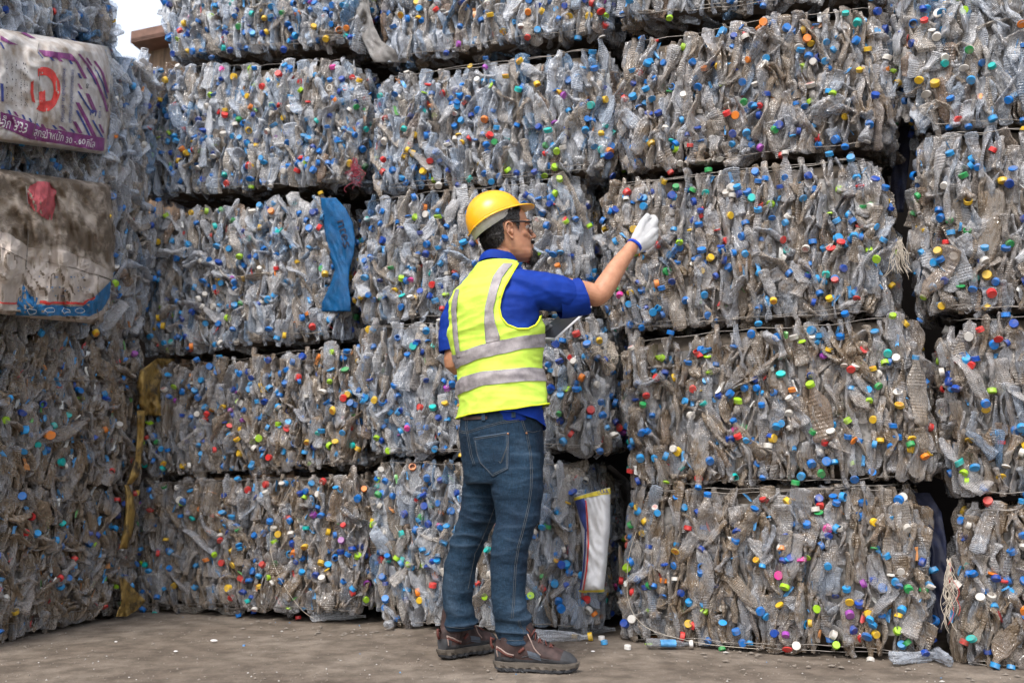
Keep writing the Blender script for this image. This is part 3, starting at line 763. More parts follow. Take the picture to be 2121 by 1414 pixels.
# cut the sleeve ends open: hems as their own bands
def torus_band(center, axis, r1, r2, width, thick, n=40, flare=0.0):
    ax = axis.normalized(); up = Vector((0, 0, 1)); a = (up-ax*up.dot(ax)).normalized(); b = ax.cross(a)
    rings = []
    for (w, t) in ((-0.5, 0), (-0.5, 1), (0.5, 1), (0.5, 0)):
        ring = [center + ax*(w*width) + a*((r1+t*thick)*cos(2*pi*i/n)) + b*((r2+t*thick)*sin(2*pi*i/n)) for i in range(n)]
        rings.append(ring)
    V, F = loft(rings+[rings[0]], cap=False)
    return V, F
for (c0, d0, r1, r2) in ((cR + (cR-at(1165, 608, 3.735)).normalized()*0.004, at(1232, 606, 3.765)-cR, .069, .066),):
    dd = d0.normalized()
    rings = []
    for (w, q) in ((-0.085, 0.98), (-0.05, 1.05), (-0.012, 1.04), (-0.010, 1.055), (0.018, 1.06), (0.021, 1.05), (0.019, 1.0), (-0.05, 0.93)):
        up = Vector((0, 0, 1)); a = (up-dd*up.dot(dd)).normalized(); b = dd.cross(a)
        rings.append([c0 + dd*(w + 0.012*cos(2*pi*i/44)*(1 if w > -0.01 else 0)*-0.6) + a*(r1*q*cos(2*pi*i/44)) + b*(r2*q*sin(2*pi*i/44)) - a*0.004 + b*0.0025*sin(w*60+i) for i in range(44)])
    V, F = loft(rings, cap=False)
    o = obj('sleeve_hem', mesh_from('sleeve_hem', V, F, M_SHIRT, True), shirt)
dd = (elL-cL).normalized(); up = Vector((1, 0, 0)); a = (up-dd*up.dot(dd)).normalized(); b = dd.cross(a); rings = []
for (w, q) in ((-0.03, 0.9), (0.03, 1.0), (0.056, 1.03), (0.060, 1.0), (0.058, 0.93), (0.0, 0.85)):
    rings.append([cL + dd*w + a*(.058*q*cos(2*pi*i/40)) + b*(.058*q*sin(2*pi*i/40)) for i in range(40)])
V, F = loft(rings, cap=False); obj('sleeve_hem', mesh_from('sleeve_hem', V, F, M_SHIRT, True), shirt)
# collar
rings = []
cb = at(1033, 545, 3.805)
for (dz, r) in ((-0.014, .073), (0.004, .067), (0.021, .0635), (0.024, .0655), (0.018, .071), (-0.004, .079), (-0.012, .080)):
    ring = []
    for i in range(44):
        th = 2*pi*i/44; f, r_ = basis(R(35)); fr = max(0, cos(th))
        ring.append(cb + f*(r*cos(th)*1.02) + r_*(r*sin(th)) + Vector((0, 0, dz + 0.014 - 0.042*fr**1.5 + 0.004*sin(th*3))))
    rings.append(ring)
V, F = loft(rings, cap=False); obj('collar', mesh_from('collar', V, F, M_SHIRT, True), shirt)
# shirt tail hanging over the waistband at the front right
V = []; F = []; nx, nz_ = 40, 14
for i in range(nx):
    th = R(150 - 200*i/(nx-1))
    drop = 0.012 + 0.055*max(0, min(1, (R(118)-th)/R(80)))**1.0
    for j in range(nz_):
        z = zpx(1040, 850) - drop*j/(nz_-1)*1.15
        off = 0.004 + 0.010*j/(nz_-1) + 0.004*sin(th*9)*j/nz_
        V.append(S(th, max(z, TOR[0][0]), off)*1.0 + Vector((0, 0, min(0, z-TOR[0][0]))))
obj('shirt_tail', mesh_from('shirt_tail', V, grid_faces(nx, nz_), M_SHIRT, True), shirt)

# ---- vest
def pix(p):
    d = p - CAM; yc = d.y*cos(PITCH)+d.z*sin(PITCH); zc = -d.y*sin(PITCH)+d.z*cos(PITCH)
    return (W0/2 + FPX*d.x/yc, H0/2 - FPX*zc/yc)
def inpoly(x, y, poly):
    c = False; n = len(poly); j = n-1
    for i in range(n):
        if (poly[i][1] > y) != (poly[j][1] > y) and x < (poly[j][0]-poly[i][0])*(y-poly[i][1])/(poly[j][1]-poly[i][1]) + poly[i][0]: c = not c
        j = i
    return c
ARM = [(1073, 546), (1058.6, 571), (1045, 595), (1037, 619.5), (1034.4, 638), (1038.4, 657), (1050.5, 672), (1072, 681), (1093.5, 681), (1109.7, 673), (1121.8, 651.7)]
ARMC = ARM + [(1300, 640), (1300, 480), (1080, 500)]
NTH = 220; VOFF = 0.009
def hem_z(th):
    p = S(th, zpx(1040, 850), VOFF); x = pix(p)[0]
    tab = [(951, 866), (1000, 860), (1060, 854), (1100, 846), (1135, 838)]
    return zpx(1040, interp([(a, b) for a, b in tab], x)[0])
hz = []
for i in range(NTH):
    th = 2*pi*i/NTH; hz.append(hem_z(th))
ztop = zpx(1040, 545); NZ = 170
def wr(p, k=1.0):
    return k*1.9*(0.0055*noise.noise(Vector((p.x*5+p.z*3, p.y*5, p.z*13))) + 0.0045*(0.5-abs(noise.noise(Vector((p.x*9-p.z*7, p.y*9, p.z*24+4))))))
def SV(th, z, off):
    p = S(th, z, off); w = wr(p); fade = max(0.25, min(1, (zpx(1040, 560)-z)/0.1)); return S(th, z, off + 0.0015 + max(-0.004, w*fade))
V = []; keep = []
for i in range(NTH):
    th = 2*pi*i/NTH
    for j in range(NZ):
        z = hz[i] + (ztop-hz[i])*j/(NZ-1)
        low = max(0, 1-(z-hz[i])/0.10)
        p = SV(th, z, VOFF + 0.010*low*low*(1+0.5*sin(th*5))); V.append(p)
        # armholes: test on the right side, mirrored for the left
        tt = th if th < pi else 2*pi-th
        q = pix(p if th < pi else S(tt, z, VOFF)); keep.append(not (R(8) < tt < R(178) and inpoly(q[0], q[1], ARMC) and tt < R(150)))
        if z > zpx(1040, 620) and (tt < R(14)): keep[-1] = False       # open front
F = []
for q in grid_faces(NTH, NZ, True):
    if all(keep[k] for k in q): F.append(tuple(q))
used = sorted({k for f in F for k in f}); mp_ = {k: n for n, k in enumerate(used)}
vest_me = mesh_from('safety_vest', [V[k] for k in used], [tuple(mp_[k] for k in f) for f in F], M_VEST, True)
vest = obj('safety_vest', vest_me, person)
so = vest.modifiers.new('thickness', 'SOLIDIFY'); so.thickness = 0.0015; so.offset = 1
full_vest = BVHTree.FromPolygons(V, [tuple(q) for q in grid_faces(NTH, NZ, True)])
def hit(bvh, px, py, off=0.0):
    d = ray(px, py).normalized(); loc, nrm, _, dist = bvh.ray_cast(CAM, d)
    if loc is None: return None
    if nrm.dot(d) > 0: nrm = -nrm
    return loc + nrm*off
def patch(name, bvh, rows, off, mat, parent, nx=8, sub=6):
    """strip of cloth laid on a surface: rows of (xl, xr, y) or ((xl,yl),(xr,yr))"""
    rr = []
    for a, b in zip(rows, rows[1:]):
        for s in range(sub): f = s/sub; rr.append(tuple(tuple(u*(1-f)+v*f for u, v in zip(p, q)) for p, q in zip(a, b)))
    rr.append(rows[-1]); V = []; last = None; cols = nx+1
    for (pl, pr) in rr:
        for i in range(cols):
            f = i/nx; h = hit(bvh, pl[0]*(1-f)+pr[0]*f, pl[1]*(1-f)+pr[1]*f, off)
            V.append(h)
    ok = [v is not None for v in V]; V2 = [v if v is not None else Vector((0, 0, 0)) for v in V]
    F = [tuple(q) for q in grid_faces(len(rr), cols) if all(ok[k] for k in q) and max((V2[q[0]]-V2[k]).length for k in q) < 0.06]
    used = sorted({k for f in F for k in f}); m = {k: n for n, k in enumerate(used)}
    o = obj(name, mesh_from(name, [V2[k] for k in used], [tuple(m[k] for k in f) for f in F], mat, True), parent)
    so = o.modifiers.new('thickness', 'SOLIDIFY'); so.thickness = 0.001; so.offset = 0
    return o
def line(name, bvh, pts, rad, mat, parent, off=0.0008, n=6, step=4.0):
    P = []
    for a, b in zip(pts, pts[1:]):
        L = math.dist(a, b); k = max(1, int(L/step))
        for s in range(k):
            f = s/k; h = hit(bvh, a[0]*(1-f)+b[0]*f, a[1]*(1-f)+b[1]*f, off)
            if h is not None and (not P or (h-P[-1]).length < 0.08): P.append(h)
    h = hit(bvh, *pts[-1], off)
    if h is not None: P.append(h)
    if len(P) < 2: return None
    V, F = tube(P, rad, n); return obj(name, mesh_from(name, V, F, mat, True), parent)
line('armhole_binding', full_vest, ARM[:6]+ARM[6:10]+[(1116, 664), (1119, 655)], 0.0035, M_PIPE, vest, 0.001, 8)
# hem binding
hv = [SV(2*pi*i/NTH, hz[i]+0.002, VOFF+0.0125) for i in range(NTH)]; 
tv, tf = tube(hv+[hv[0]], 0.0028, 8, False); obj('hem_binding', mesh_from('hem_binding', tv, tf, M_PIPE, True), vest)
def band(top, bot, name):
    V = []; nz = 12
    for i in range(NTH+1):
        th = 2*pi*i/NTH
        zt = []
        for tab, y0 in ((bot, bot[2][1]), (top, top[2][1])):
            z = zpx(1040, y0)
            for _ in range(3):
                tq = th if R(35) <= th <= R(235) else (R(35) + (R(35)-th if th < R(35) else R(395)-th)*200/160 if True else th)
                x, _y = pix(S(tq, z, VOFF)); z = zpx(x, interp(tab, x)[0], S(tq, z, VOFF).y)
            zt.append(z)
        for j in range(nz):
            z = zt[0]+(zt[1]-zt[0])*j/(nz-1); p0 = S(th, z, VOFF); low = max(0, 1-(z-hz[i % NTH])/0.10)
            V.append(SV(th, z, VOFF+0.0035+0.010*low*low*(1+0.5*sin(th*5))))
    return obj(name, mesh_from(name, V, grid_faces(NTH+1, nz), M_TAPE, True), vest)
band([(944, 793), (960, 780), (1007, 768.6), (1093, 760.6), (1131, 763)], [(952, 818), (965, 811), (1007, 797), (1093, 788.8), (1131, 789)], 'reflective_tape')
band([(951, 735), (960, 728), (1007, 712), (1037, 704), (1088, 695), (1125, 691)], [(951, 763), (960, 757), (1007, 740), (1037, 733), (1088, 721.6), (1125, 719)], 'reflective_tape')
patch('reflective_tape', full_vest, [((1043, 547), (1062, 547)), ((1034, 556), (1053, 559)), ((1022, 574), (1041, 576)), ((1014, 600), (1032, 601)), ((1005, 641), (1022, 641)), ((1004, 668), (1026, 668)), ((1006, 697), (1035, 694)), ((1007, 712), (1036, 705))], 0.004, M_TAPE, vest)
patch('reflective_tape', full_vest, [((946, 599), (953, 599)), ((939, 619), (949, 619)), ((936, 641), (947, 641)), ((938, 668), (948, 668)), ((940, 695), (950, 695)), ((944, 722), (953, 722)), ((948, 742), (956, 740))], 0.004, M_TAPE, vest, 5)

# ---- jeans
parts = []
JW = zpx(1040, 852)
rings = []
for (py, xl, xr) in [(850, 957, 1121), (875, 955, 1121), (900, 953, 1121), (930, 956, 1123), (955, 959, 1124), (980, 963, 1122), (1000, 968, 1112)]:
    al = R(38); ratio = 0.84; L = at(xl, py, YB); Rr = at(xr, py, YB); hw = (Rr-L).length/2; c = (L+Rr)/2
    a = hw/sqrt((ratio*cos(al))**2 + sin(al)**2); f, r = basis(al)
    rings.append([c + f*(a*ratio*math.copysign(abs(cos(t))**.92, cos(t))) + r*(a*math.copysign(abs(sin(t))**.92, sin(t))) for t in [2*pi*i/48 for i in range(48)]])
parts.append(loft(rings[::-1]))
def leg(tab):
    rings = []
    ys = [t[0] for t in tab]; n = 60
    for q in range(n+1):
        y = ys[0]+(ys[-1]-ys[0])*q/n; xl, xr, Y, dr = interp(tab, y)
        L = at(xl, y, Y); Rr = at(xr, y, Y); c = (L+Rr)/2; hw = (Rr-L).length/2
        rings.append([c + Vector((hw*cos(t), hw*dr*sin(t), 0)) for t in [2*pi*i/36 for i in range(36)]])
    return loft(rings[::-1])
parts.append(leg([(940, 1006, 1123, 3.74, 1.0), (985, 1012, 1124, 3.73, 1.0), (1015, 1019, 1124, 3.72, 1.0), (1042, 1024, 1122, 3.72, 1.0), (1070, 1027, 1118, 3.71, 1.05), (1100, 1025, 1106, 3.70, 1.1), (1130, 1019, 1094, 3.69, 1.1),
   (1190, 1016, 1090, 3.69, 1.05), (1235, 1017, 1087, 3.69, 1.05), (1262, 1021, 1091, 3.69, 1.05), (1285, 1028, 1100, 3.705, 1.05), (1310, 1030, 1103, 3.715, 1.0), (1329, 1031, 1104, 3.72, 1.0)]))
parts.append(leg([(940, 957, 1052, 3.86, 1.0), (985, 960, 1047, 3.86, 1.0), (1020, 959, 1041, 3.87, 1.0), (1050, 955, 1034, 3.88, 1.0), (1070, 950, 1029, 3.89, 1.0), (1100, 940, 1016, 3.91, 1.0), (1130, 930, 1001, 3.92, 1.05),
   (1170, 920, 987, 3.93, 1.05), (1220, 915, 981, 3.94, 1.05), (1250, 915, 978, 3.945, 1.05), (1268, 920, 985, 3.95, 1.05), (1288, 923, 987, 3.95, 1.05), (1303, 924, 984, 3.955, 1.0)]))
zk = zpx(1060, 1120, 3.7); za = zpx(1060, 1300, 3.7)
def jw(c, n):
    p = Vector(c); z = p.z
    ank = max(0, 1-abs(z-za)/0.11); kn = max(0, 1-abs(z-zk)/0.14); th = max(0, 1-abs(z-zpx(1060, 1010, 3.75))/0.10)
    d = (0.002+0.014*ank+0.008*kn+0.006*th)*(0.35-abs(noise.noise(Vector((p.x*6+p.z*7, p.y*6, p.z*21)))))*1.8
    d += 0.004*noise.noise(Vector((p.x*8, p.y*8, p.z*5))) + 0.0012*noise.noise(p*45)
    return d
jeans = fuse('jeans', parts, 0.0045, 5, M_DENIM, person, post=jw)
# buttock fullness is part of the section; build stitched details on the real surface
jb = BVHTree.FromPolygons([v.co.copy() for v in jeans.data.vertices], [tuple(p.vertices) for p in jeans.data.polygons])
pk = patch('back_pocket', jb, [((981, 905), (1055, 894)), ((983, 918), (1054.5, 908)), ((988, 940), (1054, 940)), ((993, 957), (1053.5, 971)), ((1020, 986.5), (1023, 986.5))], 0.0022, M_DENIM, jeans, 14)
def stitch(pts, par=None, rad=0.0009): return line('stitching', jb, pts, rad, M_THREAD, par or jeans, 0.0035 if par else 0.0012)
for d in (0, 3.2):
    stitch([(983, 907+d*.9), (1053, 896+d*.9)], pk)
stitch([(1053, 897), (1052, 970), (1022, 984.5), (996, 957)], pk); stitch([(1050, 900), (1049.5, 968), (1022, 981)], pk)
stitch([(985, 912), (990, 940), (996, 957)], pk)
stitch([(1053, 915), (1037, 959), (1034, 954)], pk); stitch([(1051, 924), (1041, 953), (1037, 959)], pk)
for d in (0, 3.5):
    stitch([(966, 894+d), (996, 884.5+d), (1038, 873+d), (1077, 868+d)]); stitch([(953, 891+d), (966, 894+d)])
    stitch([(966+d, 866), (964+d, 883), (969+d, 908), (974+d, 940), (981+d, 962)])
    stitch([(1077+d, 862), (1083+d, 883), (1089.6+d, 900), (1097+d, 940), (1099+d, 979), (1098+d, 1010), (1094+d, 1042), (1087+d, 1074), (1079+d, 1106), (1072+d, 1130), (1066+d, 1170), (1063.7+d, 1210), (1061.7+d, 1250), (1059+d, 1280)])
    stitch([(1073+d, 1284), (1076+d, 1297), (1083+d, 1303), (1088+d, 1326)])
stitch([(1024, 1050), (1010, 1088), (996, 1121), (984, 1145), (975, 1190), (969, 1220)])
stitch([(1032, 1323), (1066, 1326), (1102, 1323)]); stitch([(925, 1297), (955, 1300), (983, 1297)])
stitch([(1090, 892), (1104, 895), (1119, 891)]); 
for (x, y, w, h) in ((1002.5, 862, 7, 19), (1063, 857, 8, 15)):
    patch('belt_loop', jb, [((x-w/2, y-h/2+4), (x+w/2, y-h/2+4)), ((x-w/2, y+h/2), (x+w/2, y+h/2))], 0.006, M_DENIM, jeans, 3)
for (x, y) in ((1052, 898), (1089.6, 897)):
    h = hit(jb, x, y, 0.003); V, F = ball(h, 0.0042, 10); obj('rivet', mesh_from('rivet', V, F, M_COPPER, True), jeans)
patch('belt', jb, [((960, 862), (1010, 861)), ((960, 870), (1010, 868))], 0.003, M_LEATHER, person, 10)

# ---- hair
HPOLY = [(.052, .15), (.052, .085), (.040, .062), (.044, .045), (.038, .030), (.036, .012), (.030, .002), (.022, .012), (.012, .036), (-.006, .044), (-.022, .038), (-.026, .020), (-.024, -.004), (-.026, -.026),
         (-.036, -.040), (-.052, -.056), (-.072, -.074), (-.13, -.082), (-.15, .15)]
zs = [-.095+.223*i/70 for i in range(71)]; V = []; keep = []
N = 110
for z in zs:
    for (x, y, zz) in head_ring(z, 0.0, N):
        q = 0.0075 + 0.003*noise.noise(Vector((x*60, y*60, z*30)))
        if z < -.05: q *= max(0.35, 1-(-.05-z)/0.05)
        cx = -.015; d = Vector((x-cx, y, 0)); d = d.normalized() if d.length > 1e-5 else Vector((0, 0, 1))
        if x < -.04 and z < .0: q += 0.004
        V.append(HP(x+d.x*q, y+d.y*q, z)); keep.append(inpoly(x, z, HPOLY))
G = [(r*N+i, r*N+(i+1) % N, (r+1)*N+(i+1) % N, (r+1)*N+i) for r in range(len(zs)-1) for i in range(N)]
F = [f for f in G if all(keep[k] for k in f)]
used = sorted({k for f in F for k in f}); m = {k: n for n, k in enumerate(used)}
HV = [V[k] for k in used]; HF = [tuple(m[k] for k in f) for f in F]
# short strands
nb = len(HV); rg = random.Random(3)
extraV = []; extraF = []
for _ in range(5200):
    f = rg.choice(HF); p = (HV[f[0]]*rg.random()+HV[f[2]]*rg.random()); w1, w2 = rg.random(), rg.random()
    p = (HV[f[0]]*(1-w1)+HV[f[1]]*w1)*(1-w2)+(HV[f[3]]*(1-w1)+HV[f[2]]*w1)*w2
    nrm = (HV[f[1]]-HV[f[0]]).cross(HV[f[3]]-HV[f[0]]).normalized()
    if nrm.dot(p-HP(-.01, 0, .03)) < 0: nrm = -nrm
    d = (nrm*0.45 - hu*0.9 - hf*0.25 + Vector((rg.gauss(0, .25), rg.gauss(0, .25), rg.gauss(0, .25)))).normalized()
    s = nrm.cross(d).normalized()*0.0007; L = rg.uniform(.006, .013); o = nb+len(extraV)
    extraV += [p-s-nrm*.002, p+s-nrm*.002, p+d*L*.6+s*.7+nrm*.001, p+d*L]; extraF += [(o, o+1, o+2), (o, o+2, o+3)]
obj('hair', mesh_from('hair', HV+extraV, HF+extraF, M_HAIR, True), person)
def tuft(name, pts, n, L, down, spread=0.3, thick=.0006, seed=1):
    rg = random.Random(seed); V = []; F = []
    for _ in range(n):
        a, r_ = rg.choice(pts) if not isinstance(pts, type(None)) else None
        th = rg.uniform(0, 2*pi); ph = math.acos(rg.uniform(-1, 1)); off = Vector((sin(ph)*cos(th), sin(ph)*sin(th), cos(ph)))*r_
        p = Vector(a)+off; P = HP(*p); O = HP(*a); nrm = (P-O).normalized()
        d = (nrm*0.5 + (hf*down[0]+hr*down[1]*math.copysign(1, p.y)+hu*down[2]) + Vector((rg.gauss(0, spread), rg.gauss(0, spread), rg.gauss(0, spread)))).normalized()
        s = d.cross(nrm+Vector((.01, .02, .03))).normalized()*thick; o = len(V); l = L*rg.uniform(.6, 1.2)
        V += [P-s, P+s, P+d*l]; F.append((o, o+1, o+2))
    return V, F
mp1 = [((0.095-7*y*y, y, -.0385-3.5*y*y*1.5), .0055) for y in [-.030+.060*i/16 for i in range(17)]]
V, F = tuft('m', mp1, 1500, .008, (.15, .5, -.8), .2); v2, f2 = merge([limb([HP(*p) for p, _ in mp1[1:-1:3]], [.0035]*5, 8)]); 
V, F = merge([(V, F), (v2, f2)]); obj('moustache', mesh_from('moustache', V, F, M_HAIR, True), person)
bp = [((.088-5*y*y, y, -.085-.012*k), 0.0150-.001*k) for y in (-.030, -.024, -.018, -.009, 0, .009, .018, .024, .030) for k in (0, 1, 2)] + [((.091, y, -.070), .006) for y in (-.006, 0, .006)]
V, F = tuft('b', bp, 4200, .011, (.15, .1, -.7), .3, seed=2); obj('beard', mesh_from('beard', V, F, M_HAIR, True), person)
eb = [((.0885-.3*abs(abs(y)-.02), y, .044), .004) for y in [s*(.012+.028*i/8) for s in (-1, 1) for i in range(9)]]
V, F = tuft('e', eb, 700, .006, (.2, .4, .1), .3, seed=4); obj('eyebrow', mesh_from('eyebrow', V, F, M_HAIR, True), person)
M_EYE = simple('eye_white', (0.6, 0.57, 0.53), 0.2, 0.5, 0.03); 
for s in (1, -1):
    V, F = ball(HP(.0735, s*.032, .021), .0125, 16); e = obj('eye', mesh_from('eye', V, F, M_EYE, True), person)
    V, F = ball(HP(.0815, s*.033, .020), .0056, 12); obj('iris', mesh_from('iris', V, F, M_BLACK, True), e)
    v, f = limb([HP(.070, s*.046, .022), HP(.082, s*.040, .0285), HP(.0875, s*.028, .028), HP(.085, s*.018, .022)], [.003, .0038, .0038, .002], 8); obj('eyelid', mesh_from('eyelid', v, f, M_SKIN, True), person)

# ---- glasses
G_ = None
k = NT('clear_lens'); tr_ = k.n('BsdfTransparent'); gl_ = k.n('BsdfGlossy'); gl_.inputs['Roughness'].default_value = 0.03; ms_ = k.n('MixShader'); ms_.inputs[0].default_value = 0.12; k.l(tr_.outputs[0], ms_.inputs[1]); k.l(gl_.outputs[0], ms_.inputs[2]); k.l(ms_.outputs[0], k.out.inputs[0])
M_LENS = k.m; M_LENS.use_nodes = True
fr = []
for s in (1, -1):
    loop = [HP(.098-.25*abs(y-.035)-6*(y*.0), s*y, z) for (y, z) in ((.010, .033), (.030, .036), (.050, .034), (.058, .026), (.056, .006), (.045, -.008), (.025, -.009), (.012, 0), (.009, .018), (.010, .033))]
    fr.append(tube(loop, .0014, 6, False)); fr.append(tube(loop[:4], .0025, 8))
    fr.append(tube([HP(.090, s*.058, .030), HP(.060, s*.078, .030), HP(.025, s*.0815, .034), HP(.0, s*.0835, .036), HP(-.012, s*.080, .026)], [.0035, .0035, .003, .0025, .002], 8))
fr.append(tube([HP(.098, -.011, .028), HP(.1, 0, .029), HP(.098, .011, .028)], .002, 6))
V, F = merge(fr); gl = obj('glasses', mesh_from('glasses', V, F, M_BLACK, True), person)
for s in (1, -1):
    pts = [HP(.0965-.25*abs(y-.035), s*y, z) for (y, z) in ((.012, .032), (.030, .034), (.050, .032), (.056, .025), (.054, .006), (.044, -.006), (.025, -.007), (.013, 0))]
    V = pts+[p+hf*.0012 for p in pts]; F = [tuple(range(8)), tuple(range(15, 7, -1))]+[(i, i+8, (i+1) % 8+8, (i+1) % 8) for i in range(8)]
    obj('lens', mesh_from('lens', V, F, M_LENS), gl)

# ---- hard hat
ht = R(14); h1 = hf*cos(ht)+hu*sin(ht); h3 = -hf*sin(ht)+hu*cos(ht)
HC = HP(-.033, 0, .056)
def HH(x, y, z): return HC + h1*x + hr*y + h3*z
def rim(ph):   # 0 front, pi back
    side = abs(sin(ph))**1.3; return 0.004 + 0.022*side + (0.012 if cos(ph) > 0 else 0)*cos(ph)**2 - 0.006*max(0, -cos(ph))**3
def dome(ph, t, off=0.0):
    """t 0 = rim, 1 = top"""
    c, s = cos(ph), sin(ph); ax = (0.118 if c > 0 else 0.116)+off; ay = 0.100+off; H = 0.127+off
    e = 0.96; u = math.copysign(abs(c)**e, c); v = math.copysign(abs(s)**e, s); z0 = rim(ph); z = z0+(H-z0)*sin(t*pi/2)
    q = (max(0, 1-(max(0, z)/H)**2.3))**0.5
    # centre ridge
    rdg = 0.0035*math.exp(-(v*ay*q/0.016)**2)*min(1, t*4)
    return HH(ax*u*q, ay*v*q, z+rdg)
nph, ntt = 96, 34
V = [dome(2*pi*i/nph, j/(ntt-1)*0.999) for i in range(nph) for j in range(ntt)]
Fq = [tuple(q) for q in grid_faces(nph, ntt, True)]
# rolled lip and peak: extra rings outside the rim
lipV = []
for i in range(nph):
    ph = 2*pi*i/nph; b = dome(ph, 0); c, s = cos(ph), sin(ph)
    pk_ = max(0, cos(ph))**3.0*0.9; w = 0.009 + 0.047*pk_
    d = (h1*c + hr*s).normalized()
    fl = -0.004*(1-pk_) + 0.000*pk_
    r0_ = b
    for (f_, dz) in ((0.35, 0.001), (0.75, -0.0015), (1.0, -0.004-0.002*pk_), (0.97, -0.0075-0.002*pk_), (0.2, -0.004), (-0.1, -0.001)):
        lipV.append(r0_ + d*(w*f_) + h3*(dz + (-0.008*pk_*f_*f_)))
o0 = len(V); V += lipV; nl = 6
for i in range(nph):
    i2 = (i+1) % nph
    Fq.append((i*ntt, i2*ntt, o0+i2*nl, o0+i*nl))
    for j in range(nl-1): Fq.append((o0+i*nl+j, o0+i2*nl+j, o0+i2*nl+j+1, o0+i*nl+j+1))
hat = obj('hard_hat', mesh_from('hard_hat', V, Fq, M_HAT, True), person)
# inside shell so that it has thickness
V = [dome(2*pi*i/nph, j/(ntt-1)*0.999, -0.0035) for i in range(nph) for j in range(ntt)]
obj('inner_shell', mesh_from('inner_shell', V, [tuple(q)[::-1] for q in grid_faces(nph, ntt, True)], M_HAT, True), hat)
# headband / suspension
V = []; nb = 80
for i in range(nb):
    ph = 2*pi*i/nb; c, s = cos(ph), sin(ph); zt = rim(ph)+0.006; back = max(0, -c); side = abs(s)
    zb = rim(ph) - 0.008 - 0.026*side**2*(1 if c < 0.1 else max(0, 1-(c-.1)*2)) - 0.024*back
    if c > .55: zb = rim(ph)-0.002
    for (f_, o_) in ((0, 0), (1, 0), (1, 0.002), (0, 0.002)):
        z = zt*(1-f_)+zb*f_
        V.append(HH((0.1065+o_)*c, (0.0845+o_)*s, z))
hb = obj('headband', mesh_from('headband', V, grid_faces(nb, 4, True), M_STRAP, True), hat)
for (ph) in (R(60), R(118), R(150)):
    b = dome(ph, 0.02, 0.001); 
    V, F = tube([b - h3*0.002, dome(ph, 0.05, -.01)-h3*.016], [.004, .004], 8); obj('strap_clip', mesh_from('strap_clip', V, F, M_STRAP), hb)

# ---- gloves
def HG(pts, rad): return limb([at(*p) for p in pts], rad, 14)
wr_ = (1310, 511, 3.885)
gp = [HG([(1313, 509, 3.888), (1330, 492, 3.905), (1350, 469, 3.925)], [.026, .027, .017]),
      HG([(1314, 511, 3.888), (1334, 498, 3.900), (1353, 481, 3.915)], [.025, .026, .0165]),
      HG([(1317, 514, 3.890), (1336, 504, 3.905), (1353, 494, 3.920)], [.024, .025, .018]),
      HG([(1319, 516, 3.890), (1335, 508, 3.910), (1348, 504, 3.930)], [.021, .022, .017]),
      HG([(1328, 480, 3.905), (1342, 470, 3.925)], [.021, .019]), HG([(1338, 476, 3.92), (1347, 461, 3.945)], [.018, .0135]),
      # index, raised and pinching
      HG([(1350, 470, 3.925), (1356, 459, 3.950), (1354, 452, 3.975), (1349, 451, 3.995)], [.0175, .0160, .014, .012]),
      # middle, ring, little curl away from the camera
      HG([(1353, 481, 3.915), (1358, 474, 3.950), (1352, 468, 3.980), (1342, 470, 3.985)], [.0155, .0135, .0125, .0105]),
      HG([(1352, 493, 3.920), (1358, 488, 3.955), (1350, 483, 3.985), (1340, 485, 3.985)], [.015, .013, .012, .010]),
      HG([(1347, 503, 3.930), (1353, 501, 3.958), (1346, 497, 3.982), (1337, 497, 3.980)], [.0135, .0115, .0105, .009]),
      # thumb from the side of the palm
      HG([(1317, 497, 3.892), (1325, 477, 3.900), (1333, 460, 3.918), (1341, 448, 3.940)], [.0225, .0200, .0160, .0130])]
def knit(c, n):
    p = Vector(c); return 0.0012*noise.noise(p*60) + 0.0007*sin((p.x*0.75-p.z*0.65)*900) - 0.0004
g1 = fuse('glove', gp, 0.0022, 4, M_GLOVE, person, post=knit); g1['label'] = 'white knitted work glove with blue cuff'
ax = at(1330, 490, 3.905)-at(1300, 524, 3.87)
V, F = torus_band(at(1313.5, 509.5, 3.887), ax, .0295, .0295, .012, .0035); obj('glove_cuff', mesh_from('glove_cuff', V, F, M_CUFF, True), g1)
gp = [HG([(1096, 698, 4.02), (1112, 690, 4.03), (1128, 680, 4.035)], [.027, .028, .017]), HG([(1097, 700, 4.02), (1114, 695, 4.03), (1129, 690, 4.035)], [.026, .026, .016]),
      HG([(1098, 703, 4.02), (1114, 700, 4.035), (1128, 699, 4.045)], [.022, .022, .015]),
      HG([(1126, 680, 4.035), (1136, 676, 4.04), (1144, 680, 4.05)], [.0145, .012, .0105]), HG([(1127, 688, 4.035), (1137, 686, 4.04), (1144, 690, 4.055)], [.0145, .012, .0105]),
      HG([(1127, 696, 4.04), (1136, 696, 4.045), (1142, 699, 4.06)], [.0135, .011, .010]), HG([(1124, 704, 4.05), (1131, 706, 4.05), (1137, 707, 4.065)], [.012, .0105, .009]),
      HG([(1110, 690, 4.01), (1122, 676, 4.005), (1134, 670, 4.01)], [.018, .014, .011])]
g2 = fuse('glove', gp, 0.0025, 4, M_GLOVE2, person, post=knit); g2['label'] = 'grey knitted glove on the hand holding the tablet'

